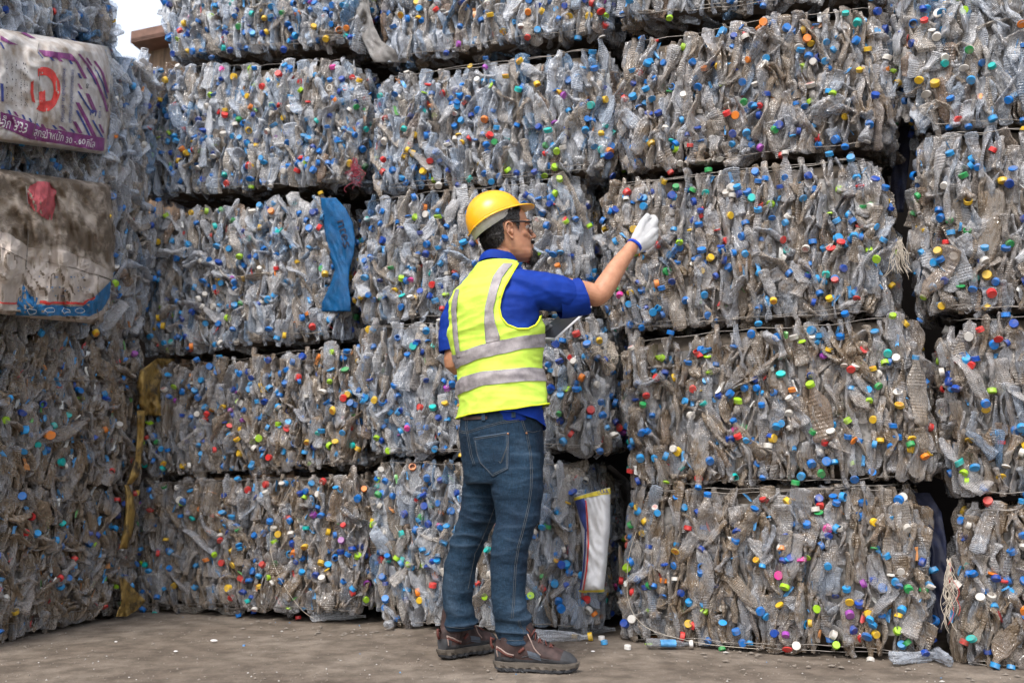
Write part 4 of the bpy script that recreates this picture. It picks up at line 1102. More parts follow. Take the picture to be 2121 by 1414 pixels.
# ---- boots
def boot(heel, toe, lean=0.0):
    ex = (toe-heel); ex.z = 0; Lb = 0.305; ex.normalize(); ey = Vector((-ex.y, ex.x, 0)); ez = Vector((0, 0, 1)); O = heel
    def B(x, y, z): return O + ex*x + ey*y + ez*z
    rootb = None
    # outline half widths along x
    OUT = [(0.0, .012), (.008, .027), (.03, .035), (.08, .034), (.13, .037), (.19, .047), (.235, .049), (.27, .041), (.292, .026), (.305, .010)]
    TOPZ = [(0.0, .10), (.02, .12), (.09, .13), (.13, .128), (.17, .108), (.21, .090), (.25, .077), (.28, .066), (.298, .050), (.305, .040)]
    rings = []
    for i in range(41):
        x = .002+.299*i/40; w = interp(OUT, x)[0]*0.98; zt = interp(TOPZ, x)[0]; pts = []
        for k_ in range(24):
            th = 2*pi*k_/24; zz = .020 + (zt-.020)*(0.5+0.5*sin(th)); ww = w*abs(cos(th))**0.7*(1-0.25*max(0, sin(th)))
            pts.append(B(x, math.copysign(ww, cos(th)), zz))
        rings.append(pts)
    ps = [loft(rings)]
    ps.append(limb([B(.055, 0, .06), B(.064, 0, .11), B(.076, 0, .165)], [.043, .047, .049], 20))
    ps.append(limb([B(.085, 0, .09), B(.112, 0, .125), B(.108, 0, .155)], [.038, .035, .032], 16))
    up = fuse('boot', ps, 0.0035, 4, [M_LEATHER, M_RUBBER], person, post=lambda c, n: 0.0015*noise.noise(Vector(c)*35)-0.0008)
    mi = []
    for p in up.data.polygons:
        c = p.center - O; x = c.dot(ex); z = c.z
        mi.append(1 if (x > .243 + 0.35*max(0, z-.045) or z < .047 + 0.004*sin(x*40) or (x < .03 and z < .075)) else 0)
    up.data.polygons.foreach_set('material_index', mi)
    # sole
    V = []; n = 120; levels = [(.0, .92, 1), (.005, .98, 1), (.013, 1.0, 1), (.019, 1.02, 0), (.029, 1.03, 0), (.034, 1.0, 0), (.034, .8, 0)]
    def outl(u, s):     # u 0..1 around
        th = 2*pi*u; x = .1525 - .1525*cos(th)*s if True else 0
        w = interp(OUT, max(0, min(.305, .1525-.1525*cos(th))))[0]; return x, math.copysign(w*s, sin(th))
    for (z, s, lug) in levels:
        for i in range(n):
            x, y = outl(i/n, s); notch = 0.0055*(1 if int(x/0.0155) % 2 == 0 else 0) if lug else 0.003*sin(x*75)
            y -= math.copysign(notch, y); curve = 0.008*max(0, (x-.24)/.06)**2 + 0.004*max(0, (.03-x)/.03)
            V.append(B(x, y, z*1.0 + curve*(1-z/.06) + (0.004*sin(x*38+1) if .018 < z < .034 else 0) + (0.006*max(0, 1-abs(x-.14)/.03) if z == 0 else 0)))
    F = [(a*n+i, a*n+(i+1) % n, (a+1)*n+(i+1) % n, (a+1)*n+i) for a in range(len(levels)-1) for i in range(n)]+[tuple(range(n))[::-1], tuple((len(levels)-1)*n+i for i in range(n))]
    fm = [1 if q//n < 2 else 0 for q in range(len(F))]
    obj('sole', mesh_from('sole', V, F, [M_SOLE, M_RUBBER], False, fm), up)
    bv = BVHTree.FromPolygons([v.co.copy() for v in up.data.vertices], [tuple(p.vertices) for p in up.data.polygons])
    def on(x, y, z, off=.0015):
        loc, nrm, _, _ = bv.find_nearest(B(x, y, z)); return loc+nrm*off
    cam_side = -1 if (B(0, 1, 0)-B(0, 0, 0)).y > 0 else 1
    for sd in (cam_side, -cam_side):
        def strap(pts, rad, mat, name='trim_stripe'):
            P = [on(x, sd*y, z) for x, y, z in pts]; Q = []
            for a, b in zip(P, P[1:]):
                for s in range(4): 
                    loc, nrm, _, _ = bv.find_nearest(a.lerp(b, s/4)); Q.append(loc+nrm*.0012)
            Q.append(P[-1]); V, F = tube(Q, rad, 6); obj(name, mesh_from(name, V, F, mat, True), up)
        strap([(.008, .03, .088), (.03, .04, .078), (.055, .04, .066), (.08, .04, .058)], .0028, M_PALE)
        strap([(.008, .03, .080), (.03, .04, .070), (.055, .04, .060), (.075, .04, .053)], .0030, M_REDL)
        strap([(.010, .03, .090), (.014, .03, .070), (.018, .03, .05)], .0022, M_PALE)
        strap([(.095, .04, .068), (.115, .04, .085)], .0060, M_REDL, 'trim_patch')
        V = [on(.125+.045*i/4+.006*j/3, sd*.05, .078-.028*j/3+(.0-.010*i/4), .002) for i in range(5) for j in range(4)]
        o = obj('side_patch', mesh_from('side_patch', V, grid_faces(5, 4), M_GREYP), up)
        strap([(.105, .04, .050), (.13, .045, .058), (.16, .05, .052), (.20, .05, .047)], .0016, M_RUBBER)
    # heel pull tab
    V, F = tube([B(-.001, 0, .105), B(-.012, 0, .112), B(-.012, 0, .088), B(-.004, 0, .075)], [.006, .005, .005, .006], 8); obj('pull_tab', mesh_from('pull_tab', V, F, M_REDL, True), up)
    # laces
    for i in range(6):
        x = .105+.020*i; zt = interp(TOPZ, x)[0]+.004; w = .020-.001*i
        P = [on(x, -w-.006, zt-.01, .003), on(x+.004, 0, zt+.01, .0045), on(x+.010, w+.006, zt-.01, .003)]
        V, F = tube(P, .0024, 6); obj('lace', mesh_from('lace', V, F, M_REDL if i % 2 else M_BLACK, True), up)
        P = [on(x, w+.006, zt-.01, .003), on(x+.004, 0, zt+.01, .006), on(x+.010, -w-.006, zt-.01, .003)]
        V, F = tube(P, .0022, 6); obj('lace', mesh_from('lace', V, F, M_REDL, True), up)
    for (pts) in ([(.115, 0, .125), (.125, cam_side*.03, .135), (.14, cam_side*.048, .115), (.155, cam_side*.05, .085), (.175, cam_side*.05, .065)], [(.115, 0, .125), (.12, cam_side*.025, .15), (.135, cam_side*.035, .14), (.13, cam_side*.02, .12)],
                  [(.115, 0, .125), (.125, -cam_side*.025, .14), (.15, -cam_side*.035, .12)]):
        v, f = limb([B(*p) for p in pts], [.0022]*len(pts), 6); obj('lace', mesh_from('lace', v, f, M_PALE if len(pts) == 5 else M_REDL, True), up)
    return up
b1 = boot(ground(1024, 1386), ground(1193, 1392)); b1['label'] = 'boot nearer the camera, seen from its side'
b2 = boot(ground(911, 1364), ground(1023, 1344)); b2['label'] = 'boot farther back, heel towards the camera'

# ---- tablet on a clear board held in the left hand
cA, cB, cC, cD = at(1225, 633, 4.00), at(1148, 702, 3.86), at(1100, 700, 4.06), at(1180, 634, 4.20)
nrm = (cA-cB).cross(cD-cA).normalized()
if nrm.z < 0: nrm = -nrm
def slab(name, pts, th, mat, parent, bev=0.004):
    V = [p for p in pts]+[p-nrm*th for p in pts]; F = [(0, 1, 2, 3), (7, 6, 5, 4)]+[(i, i+4, (i+1) % 4+4, (i+1) % 4) for i in range(4)]
    o = obj(name, mesh_from(name, V, F, mat), parent); bm = o.modifiers.new('b', 'BEVEL'); bm.width = bev; bm.segments = 2; return o
tb = empty('tablet_computer', (cA+cC)/2); tag(tb, 'thin white edged tablet held level in the grey gloved hand', 'tablet')
bpy.context.view_layer.update(); inv = tb.matrix_world.inverted()
L = lambda pts: [inv @ p for p in pts]
M_WHITEP = simple('white_tablet_case', (0.75, 0.76, 0.78), 0.3, 0.5, 0.03); k = NT('dark_glass_screen'); k.b.inputs['Base Color'].default_value = (.01, .012, .015, 1); k.b.inputs['Roughness'].default_value = 0.3; M_SCR = k.m
nn = nrm.copy()
slab('case', L([cA, cB, cC, cD]), 0.008, M_WHITEP, tb, .003)
ce = (cA+cB+cC+cD)/4; slab('screen', L([p.lerp(ce, 0.07)+nn*0.0015 for p in (cA, cB, cC, cD)]), 0.0012, M_SCR, tb, .0004)

# ================================================================== sacks, sheets, strings, litter, shed
def sheet(name, label, cat, rows, p0, n, off, mat, nx=14, sub=6, amp=0.01, freq=9, bulge=0.0, parent=None, seed=0, thick=0.0015, back=0.0):
    """cloth between left and right edge curves measured on the plane (p0, n); off = distance in front of it"""
    rr = []
    for a, b in zip(rows, rows[1:]):
        for s in range(sub):
            f = s/sub; rr.append((a[0]*(1-f)+b[0]*f, a[1]*(1-f)+b[1]*f, a[2]*(1-f)+b[2]*f, (a[3] if len(a) > 3 else 0)*(1-f)+(b[3] if len(b) > 3 else 0)*f))
    a = rows[-1]; rr.append((a[0], a[1], a[2], a[3] if len(a) > 3 else 0)); V = []
    for r_i, (xl, xr, y, sk) in enumerate(rr):
        for i in range(nx+1):
            f = i/nx; px = xl*(1-f)+xr*f; py = y + sk*f
            p = on_plane(px, py, p0, n, off); v = p*freq
            d = amp*(noise.noise(Vector((v.x+seed, v.y, v.z*0.6)))*1.2 + 0.8*(0.5-abs(noise.noise(Vector((v.x*2.3+v.z, v.y*2.3, v.z*1.1+seed))))))
            e = 1-(2*f-1)**4; g_ = 1-(2*r_i/(len(rr)-1)-1)**6
            V.append(on_plane(px, py, p0, n, off + d + bulge*e*g_ - back*(1-e)*1.0))
    me = mesh_from(name, V, grid_faces(len(rr), nx+1), mat, True); o = obj(name, me, parent)
    so = o.modifiers.new('thickness', 'SOLIDIFY'); so.thickness = thick; so.offset = 0
    if label: tag(o, label, cat)
    return o, BVHTree.FromPolygons([Vector(v) for v in V], [tuple(q) for q in grid_faces(len(rr), nx+1)])
def woven(name, c, c2, dirt=(0.16, 0.12, 0.09), lo=0.5, hi=0.75, scale=5, thread=260, stretch=(1, 1, 1)):
    k = NT(name); g = k.n('NewGeometry')
    mp = k.n('Mapping'); mp.inputs['Scale'].default_value = stretch; k.l(g.outputs['Position'], mp.inputs[0])
    z = k.n('TexNoise'); z.inputs['Scale'].default_value = scale; z.inputs['Detail'].default_value = 8; z.inputs['Roughness'].default_value = 0.7; k.l(mp.outputs[0], z.inputs['Vector'])
    z0 = k.n('TexNoise'); z0.inputs['Scale'].default_value = 30; k.l(g.outputs['Position'], z0.inputs['Vector'])
    b = k.ramp(z0.outputs[0], [(0.35, c), (0.65, c2)])
    d = k.ramp(z.outputs[0], [(lo, (0, 0, 0)), (hi, (1, 1, 1))]); k.l(k.mix(d, b, dirt), k.b.inputs['Base Color'])
    k.b.inputs['Roughness'].default_value = 0.55; k.b.inputs['Specular IOR Level'].default_value = 0.3
    w = k.n('TexWave', bands_direction='Z'); w.inputs['Scale'].default_value = thread/2; k.l(g.outputs['Position'], w.inputs['Vector'])
    k.bump(k.math('ADD', k.math('MULTIPLY', w.outputs['Fac'], 0.25), z.outputs[0]), 0.5, 0.005); return k.m
M_SACKW = woven('white_woven_sack', (0.50, 0.46, 0.43), (0.62, 0.59, 0.56), (0.33, 0.25, 0.18), 0.46, 0.66, 7)
M_SACKC = woven('clean_white_sack', (0.58, 0.58, 0.59), (0.66, 0.66, 0.67), (0.42, 0.40, 0.38), 0.55, 0.8)
M_SACKD = woven('muddy_woven_sack', (0.44, 0.36, 0.29), (0.50, 0.42, 0.34), (0.16, 0.12, 0.085), 0.40, 0.54, 4.0, 260, (1, 1.3, 2.6))
M_SACKL = woven('cream_woven_sack', (0.50, 0.42, 0.36), (0.58, 0.50, 0.43), (0.24, 0.18, 0.12), 0.55, 0.8)
M_BLUE = woven('blue_woven_sack', (0.0, 0.065, 0.19), (0.0, 0.10, 0.27), (0.02, 0.06, 0.12), 0.5, 0.8)
M_YEL = woven('mustard_cloth', (0.30, 0.19, 0.05), (0.40, 0.26, 0.08), (0.06, 0.045, 0.03), 0.47, 0.62, 12)
M_TARP = woven('grey_silver_sheet', (0.17, 0.165, 0.16), (0.28, 0.27, 0.26), (0.15, 0.12, 0.1), 0.5, 0.8)
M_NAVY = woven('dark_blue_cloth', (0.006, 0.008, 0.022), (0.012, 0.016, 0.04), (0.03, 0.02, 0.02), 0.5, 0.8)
M_CREAM = woven('frayed_cream_cloth', (0.27, 0.22, 0.17), (0.36, 0.30, 0.24))
M_PURP = simple('purple_ink', (0.20, 0.045, 0.16), 0.5, 0.3, 0.25, 25); M_INK = simple('navy_ink', (0.04, 0.06, 0.22), 0.5, 0.3, 0.3, 25)
M_REDI = simple('red_ink', (0.62, 0.06, 0.05), 0.5, 0.3, 0.25, 25); M_REDF = simple('faded_red_ink', (0.40, 0.08, 0.09), 0.6, 0.3, 0.5, 20)
M_WINK = simple('white_ink', (0.72, 0.70, 0.68), 0.5, 0.3, 0.1); M_BINK = simple('blue_ink', (0.03, 0.17, 0.38), 0.5, 0.3, 0.35, 25)
M_DINK = simple('dark_ink', (0.03, 0.03, 0.05), 0.6, 0.3); M_YINK = simple('yellow_ink', (0.62, 0.50, 0.06), 0.5, 0.3, 0.2)
M_STR = simple('pale_string', (0.50, 0.44, 0.36), 0.8, 0.2); M_STRR = simple('red_string', (0.6, 0.08, 0.07), 0.7, 0.2)

def ink_poly(name, bvh, poly, mat, parent, off=0.003, step=5.0):
    """printed shape: polygon (photo measure) triangulated fine and laid on the sack"""
    bm = bmesh.new(); vs_ = [bm.verts.new((x, y, 0)) for x, y in poly]; bm.faces.new(vs_)
    x0, x1 = min(p[0] for p in poly), max(p[0] for p in poly); y0, y1 = min(p[1] for p in poly), max(p[1] for p in poly)
    for k_ in range(1, int((x1-x0)/step)+1): bmesh.ops.bisect_plane(bm, geom=bm.verts[:]+bm.edges[:]+bm.faces[:], plane_co=(x0+k_*step, 0, 0), plane_no=(1, 0, 0))
    for k_ in range(1, int((y1-y0)/step)+1): bmesh.ops.bisect_plane(bm, geom=bm.verts[:]+bm.edges[:]+bm.faces[:], plane_co=(0, y0+k_*step, 0), plane_no=(0, 1, 0))
    return _lay(name, bm, bvh, mat, parent, off)
def _lay(name, bm, bvh, mat, parent, off):
    bad = []
    for v in bm.verts:
        h = hit(bvh, v.co.x, v.co.y, off)
        if h is None: bad.append(v)
        else: v.co = h
    bmesh.ops.delete(bm, geom=bad, context='VERTS')
    me = bpy.data.meshes.new(name); bm.to_mesh(me); bm.free(); me.materials.append(mat)
    return obj(name, me, parent)
def ink_line(name, bvh, pts, w, mat, parent, off=0.003):
    L = []; Rr = []
    for i, p in enumerate(pts):
        a = pts[max(0, i-1)]; b = pts[min(len(pts)-1, i+1)]; L.append((p[0]-w/2, p[1])); Rr.append((p[0]+w/2, p[1]+w*0.1))
    return ink_poly(name, bvh, L+Rr[::-1], mat, parent, off)
def ink_text(name, text, bvh, x, y, w, h, rot, mat, parent, off=0.004, shear=0.0):
    cu = bpy.data.curves.new('t', 'FONT'); cu.body = text; cu.resolution_u = 3; t = bpy.data.objects.new('t', cu); col.objects.link(t)
    dg = bpy.context.evaluated_depsgraph_get(); me = bpy.data.meshes.new_from_object(t.evaluated_get(dg)); bpy.data.objects.remove(t)
    if not len(me.vertices): return None
    bm = bmesh.new(); bm.from_mesh(me); bpy.data.meshes.remove(me)
    xs = [v.co.x for v in bm.verts]; ys = [v.co.y for v in bm.verts]; x0, x1, y0, y1 = min(xs), max(xs), min(ys), max(ys); c, s = cos(R(rot)), sin(R(rot))
    for v in bm.verts:
        u = ((v.co.x-x0)/(x1-x0)-0.5)*w; q = -((v.co.y-y0)/(y1-y0)-0.5)*h; u += shear*q
        v.co = (x + u*c - q*s, y + u*s + q*c, 0)
    return _lay(name, bm, bvh, mat, parent, off)
CR = lambda x, y: (x/4.877, y/4.877+40)
# ---- purple and white printed sack
s1, b1_ = sheet('woven_sack', 'clean white woven sack printed with purple stripes, a red ring and lettering', 'sack',
   [(-90, 225, 45, 52), (-90, 232, 66, 50), (-90, 236, 110, 36), (-90, 237, 150, 22), (-90, 235, 200, 18), (-90, 230, 245, 14), (-90, 224, 278, 34), (-90, 214, 282, 38)],
   GL, NL, 0.055, M_SACKW, 90, 14, 0.032, 8, 0.10, seed=3, back=0.09)
P1 = [CR(*p) for p in [(0, 930), (330, 1050), (400, 1090), (1050, 1200), (1040, 1330), (300, 1210), (0, 1090)]]
ink_poly('printed_band', b1_, P1, M_PURP, s1, .004)
for pl in ([(382, 315), (700, 350), (780, 440), (640, 400), (440, 380)], [(0, 70), (230, 130), (370, 210), (300, 192), (150, 118), (0, 102)], [(0, 170), (80, 220), (175, 262), (100, 255), (0, 215)]):
    ink_poly('printed_band', b1_, [CR(*p) for p in pl], M_PURP, s1, .004)
for (m, w, pts) in [(0, 26, [(790, 350), (880, 460), (960, 600), (1040, 790), (1080, 930)]), (1, 14, [(870, 490), (940, 600), (965, 660)]), (0, 32, [(700, 350), (770, 430), (860, 600)]), (1, 14, [(950, 480), (1030, 640), (1080, 800)]),
    (0, 24, [(950, 420), (1030, 540), (1085, 740)]), (0, 22, [(870, 390), (920, 470)]), (1, 24, [(785, 545), (815, 600)]), (0, 24, [(788, 650), (820, 710)]), (1, 20, [(785, 730), (860, 850), (930, 950)]), (0, 38, [(875, 750), (960, 940)]),
    (0, 42, [(775, 840), (860, 1000), (950, 1185)]), (1, 24, [(770, 920), (840, 1050), (900, 1175)]), (0, 38, [(745, 1030), (810, 1150)]), (1, 24, [(710, 1105), (745, 1145)]), (1, 20, [(930, 1020), (1030, 1190)]), (0, 22, [(1000, 1060), (1040, 1150)]),
    (1, 28, [(360, 1050), (385, 1085)]), (0, 34, [(410, 1055), (440, 1098)]), (1, 28, [(530, 1070), (565, 1110)]), (0, 42, [(600, 1080), (650, 1125)]), (1, 22, [(80, 920), (102, 965)]), (0, 28, [(140, 935), (180, 985)]), (1, 22, [(225, 965), (247, 1015)]), (1, 20, [(290, 1000), (312, 1040)]),
    (1, 26, [(500, 380), (535, 420)]), (0, 38, [(580, 390), (620, 430)]), (1, 26, [(690, 405), (722, 455)]), (1, 20, [(0, 235), (35, 300)]), (1, 26, [(15, 650), (20, 830)]), (1, 12, [(375, 330), (430, 400)])]:
    ink_line('printed_stripe', b1_, [CR(*p) for p in pts], w/4.877, (M_PURP, M_INK)[m], s1)
arc = lambda cx, cy, rx, ry, a0, a1, n=20: [(cx+rx*cos(R(a0+(a1-a0)*i/n)), cy+ry*sin(R(a0+(a1-a0)*i/n))) for i in range(n+1)]
ink_poly('printed_ring', b1_, [CR(*p) for p in arc(440, 710, 165, 228, -112, 118)+arc(430, 715, 108, 150, 110, -118)], M_REDI, s1)
ink_poly('printed_ring', b1_, [CR(*p) for p in [(308, 630), (335, 620), (330, 740), (352, 850), (318, 830), (300, 740)]], M_REDI, s1)
ink_poly('printed_ring', b1_, [CR(*p) for p in [(392, 735), (450, 720), (455, 830), (520, 820), (500, 880), (420, 900), (392, 850)]], M_REDI, s1)
ink_text('lettering', '333', b1_, *CR(205, 1092), 24, 19, 14, M_WINK, s1, .006)
ink_text('lettering', 'เอ็ก', b1_, *CR(40, 1035), 24, 26, 14, M_WINK, s1, .006)
ink_text('lettering', 'สุกรน้ำหนัก', b1_, *CR(480, 1170), 62, 26, 11, M_WINK, s1, .006)
ink_text('lettering', '30 - 60', b1_, *CR(750, 1228), 41, 12, 7, M_WINK, s1, .006)
ink_text('lettering', 'กิโล', b1_, *CR(905, 1250), 17, 18, 7, M_WINK, s1, .006)
ink_text('lettering', 'สำหรับสุกรน้ำหนัก 30 - 60 กิโลกรัม', b1_, *CR(632, 765), 110, 10, 92, M_INK, s1)
ink_text('lettering', 'อาหารผสมครบส่วนสำหรับสุกรชนิดเม็ด', b1_, *CR(715, 780), 110, 11, 93, M_INK, s1)
ink_text('lettering', 'ถุง 1', b1_, *CR(1003, 940), 24, 7, -85, M_INK, s1); ink_text('lettering', '40', b1_, *CR(875, 680), 11, 6, -85, M_DINK, s1); ink_text('lettering', '3', b1_, *CR(935, 945), 13, 13, -80, M_INK, s1)
rg = random.Random(8)
V = []; F = []
for cx in (60, 110, 150, 205, 245, 265):
    y = 390+cx*0.2
    while y < 880:
        h_ = rg.uniform(6, 26); x = cx+rg.uniform(-6, 6)
        if rg.random() < .8:
            a = hit(b1_, *CR(x, y), .004); b = hit(b1_, *CR(x+rg.uniform(-8, 8), y+h_), .004); c = hit(b1_, *CR(x+9, y+h_), .004)
            if a and b and c: o_ = len(V); V += [a, b, c]; F.append((o_, o_+1, o_+2))
        y += h_+rg.uniform(2, 12)
obj('faded_small_print', mesh_from('faded_small_print', V, F, M_DINK), s1)
v, f = tube([hit(b1_, x, y, .006) for x, y in ((80, 92), (76, 108), (80, 150), (78, 200), (76, 240), (64, 280)) if hit(b1_, x, y, .006)], .0016, 6); tag(obj('tie_wire', mesh_from('tie_wire', v, f, M_WIRE, True)), 'thin dark wire running down across the purple printed sack', 'wire')
# ---- muddy sack with red spot
s2, b2_ = sheet('woven_sack', 'muddy torn woven sack with a faded red spot and a blue printed border', 'sack',
   [(-90, 226, 338, 44), (-90, 234, 352, 38), (-90, 237, 400, 20), (-90, 239, 470, 14), (-90, 239, 540, 14), (-90, 234, 590, 14), (-90, 222, 632, 32), (-90, 212, 640, 34)],
   GL, NL, 0.055, M_SACKD, 90, 14, 0.055, 9, 0.10, seed=9, back=0.09)
CS = lambda x, y: (x/3.823, y/3.823+330)
ink_poly('label_panel', b2_, [CS(*p) for p in [(-60, 690), (0, 700), (200, 800), (420, 820), (880, 960), (870, 1120), (830, 1215), (700, 1290), (120, 1240), (-60, 1200)]], M_SACKL, s2, .003, 6)
ink_poly('torn_flap', b2_, [CS(*p) for p in [(-60, 560), (60, 590), (220, 690), (520, 730), (700, 800), (890, 900), (890, 955), (640, 880), (420, 818), (200, 798), (0, 700), (-60, 680)]], M_SACKL, s2, .006, 6)
ink_poly('blue_border', b2_, [CS(*p) for p in [(185, 990), (255, 1080), (290, 1100), (285, 1150), (640, 1165), (720, 1110), (870, 960), (860, 1090), (800, 1190), (700, 1240), (120, 1225)]], M_BINK, s2, .0055, 6)
ink_poly('red_rule', b2_, [CS(*p) for p in [(300, 1128), (640, 1132), (740, 1080), (745, 1092), (650, 1148), (300, 1146)]], M_REDI, s2, .008)
ink_poly('red_rule', b2_, [CS(*p) for p in [(-60, 1128), (140, 1132), (138, 1146), (-60, 1142)]], M_REDI, s2, .008)
ink_poly('red_spot', b2_, [CS(*p) for p in [(215, 250), (235, 205), (290, 180), (400, 185), (440, 240), (440, 330), (400, 480), (370, 480), (300, 430), (225, 350)]], M_REDF, s2, .005)
for k_, x in enumerate((240, 380, 520, 620)):
    V, F = tube([hit(b2_, *CS(x+38*cos(a), 1195+20*sin(a)), .008) for a in [2*pi*i/16 for i in range(17)]], .0012, 5, False); obj('printed_oval', mesh_from('printed_oval', V, F, M_WINK), s2)
V = []; F = []
for cy in (930, 1010, 1035, 1075):
    x = 310
    while x < 700:
        w = rg.uniform(8, 26)
        if rg.random() < .45:
            a = hit(b2_, *CS(x, cy+rg.uniform(-6, 6)), .006); b = hit(b2_, *CS(x+w, cy), .006); c = hit(b2_, *CS(x+w*.5, cy+9), .006)
            if a and b and c: o_ = len(V); V += [a, b, c]; F.append((o_, o_+1, o_+2))
        x += w+rg.uniform(8, 30)
obj('faded_small_print', mesh_from('faded_small_print', V, F, M_BINK), s2)
v, f = tube([hit(b2_, x, y, .006) for x, y in ((42, 352), (52, 385), (56, 430), (57, 500), (52, 560), (42, 615), (32, 645)) if hit(b2_, x, y, .006)], .002, 6); tag(obj('tie_wire', mesh_from('tie_wire', v, f, M_WIRE, True)), 'dark wire cinching the muddy sack beside the red spot', 'wire')
# ---- blue sack
s3, b3_ = sheet('woven_sack', 'bright blue woven sack squeezed between two bales', 'sack',
   [(664, 696, 410), (666, 716, 432), (670, 731, 462), (676, 736, 500), (684, 732, 530), (694, 724, 558), (684, 722, 590), (670, 726, 620), (656, 726, 645)], GA, NW, -0.018, M_BLUE, 24, 6, 0.014, 14, 0.01, seed=5)
ink_text('lettering', 'ntes', b3_, 713, 484, 56, 15, 76, M_DINK, s3, .005)
# ---- white rolled sack
s4, b4_ = sheet('woven_sack', 'smooth white sack roll with navy and red edge stripes between two floor-level bales', 'sack',
   [(1189, 1263, 1029, -20), (1194, 1264, 1048, -14), (1203, 1264, 1090), (1207, 1260, 1130), (1207, 1257, 1170), (1204, 1253, 1205), (1200, 1250, 1226)], GA, NW, 0.02, M_SACKC, 30, 8, 0.022, 14, 0.045, seed=6, back=0.03)
def strip4(x0, w, mat): 
    pts = [(x0[0], 1036), (x0[1], 1065), (x0[2], 1100), (x0[3], 1140), (x0[4], 1180), (x0[5], 1222)]
    ink_line('printed_stripe', b4_, pts, w, mat, s4)
ink_poly('navy_edge', b4_, [(1192, 1034), (1211, 1030), (1214, 1070), (1217, 1100), (1214, 1100), (1203, 1075)], M_INK, s4, .003)
strip4((1214, 1217, 1219, 1219, 1216, 1209), 3, M_REDI); strip4((1211, 1213, 1214, 1213, 1210, 1203), 3.4, M_INK); 
ink_poly('yellow_rim', b4_, [(1190, 1031), (1262, 1011), (1263, 1022), (1215, 1031), (1192, 1036)], M_YINK, s4, .004)
ink_text('lettering', 'LLAA', b4_, 1249, 1019, 18, 8, -12, M_INK, s4, .007)
ink_poly('yellow_rim', b4_, [(1201, 1221), (1250, 1219), (1250, 1226), (1201, 1226)], M_YINK, s4, .004)
# ---- yellow cloth pieces along the corner of the left stack
sheet('yellow_cloth', 'torn mustard yellow cloth sticking out above the corner of the left bales', 'cloth', [(325, 360, 742, 0), (290, 362, 768, -20), (283, 360, 800, -8), (288, 352, 835), (300, 342, 860)], GL, NL, 0.03, M_YEL, 24, 8, 0.05, 12, 0.03, seed=2)
sheet('yellow_cloth', 'long narrow mustard yellow strip hanging down the left bale corner', 'cloth', [(284, 300, 850), (284, 299, 900), (280, 294, 950), (268, 288, 985), (262, 272, 1003)], GL, NL, 0.05, M_YEL, 10, 8, 0.025, 16, 0.02, seed=4)
sheet('yellow_cloth', 'curved mustard yellow strip bulging at the edge of the floor-level left bale', 'cloth', [(258, 266, 1004), (260, 278, 1030), (259, 280, 1065), (254, 275, 1100), (247, 263, 1136)], GL, NL, 0.05, M_YEL, 10, 8, 0.02, 16, 0.03, seed=7)
sheet('yellow_cloth', 'low mustard yellow flap folded beside the ground at the left bale foot', 'cloth', [(246, 256, 1195), (250, 278, 1220), (252, 302, 1243), (245, 285, 1262), (240, 262, 1276)], GL, NL, 0.06, M_YEL, 14, 8, 0.04, 14, 0.0, seed=8)
sheet('plastic_sheet', 'crumpled silver grey plastic sheet hanging from the top bale corner', 'sheet', [(735, 762, -10), (738, 768, 30), (740, 775, 55), (752, 790, 85), (765, 830, 112), (775, 858, 130)], GA, NW, -0.05, M_TARP, 16, 6, 0.03, 14, 0.0, seed=3)
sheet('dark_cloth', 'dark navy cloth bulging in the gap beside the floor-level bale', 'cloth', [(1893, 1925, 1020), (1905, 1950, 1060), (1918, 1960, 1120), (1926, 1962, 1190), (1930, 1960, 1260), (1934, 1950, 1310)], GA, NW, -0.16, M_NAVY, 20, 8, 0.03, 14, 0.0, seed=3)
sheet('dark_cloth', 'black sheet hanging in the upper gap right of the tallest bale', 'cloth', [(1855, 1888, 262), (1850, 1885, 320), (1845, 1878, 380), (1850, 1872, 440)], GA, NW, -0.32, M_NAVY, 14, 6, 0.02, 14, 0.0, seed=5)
def strands(name, label, cat, start, n, drop, spread, mats, p0, nrm, off, r=0.0009, seed=1, curl=1.0):
    rg = random.Random(seed); ps = [[], []]
    for q in range(n):
        x, y = start[0]+rg.uniform(-start[2], start[2]), start[1]+rg.uniform(-start[3], start[3]); pts = []; vx = rg.gauss(0, spread); L = drop*rg.uniform(0.4, 1.1); ph = rg.uniform(0, 6)
        for i in range(12):
            f = i/11; pts.append(on_plane(x + vx*f + curl*4*sin(ph+f*7)*f, y + L*f, p0, nrm, off+rg.uniform(0, .012)+0.03*f))
        v, f_ = tube(pts, r, 5); ps[1 if q % 11 == 3 else 0].append((v, f_))
    V, F = merge(ps[0]+ps[1]); nb = sum(len(f) for _, f in ps[0])
    o = obj(name, mesh_from(name, V, F, mats, True, [0]*nb+[1 if len(mats) > 1 else 0]*(len(F)-nb))); tag(o, label, cat)
strands('raffia_bundle', 'dry straw coloured fibres hanging from the corner of the reached-for bale', 'fibres', (1864, 498, 6, 8), 34, 70, -16, [M_STR], GA, NW, 0.04, .0009, 3, 1.5)
strands('string_bundle', 'tangled white and red frayed strings hanging beside the right floor-level bale', 'string', (1965, 1165, 5, 10), 30, 130, 6, [M_STR, M_STRR], GA, NW, 0.06, .0010, 5, 3)
strands('string_bundle', 'white frayed threads at the corner of the waist-high right bale', 'string', (1262, 715, 4, 14), 26, 24, -14, [M_STR], GA, NW, 0.05, .0007, 6, 1.5)
strands('net_scrap', 'red netting scrap sticking out between the second and third stack', 'net', (735, 335, 6, 10), 26, 50, 6, [simple('dark_red_net', (0.22, 0.02, 0.04), .7)], GA, NW, 0.02, .0014, 7, 4)
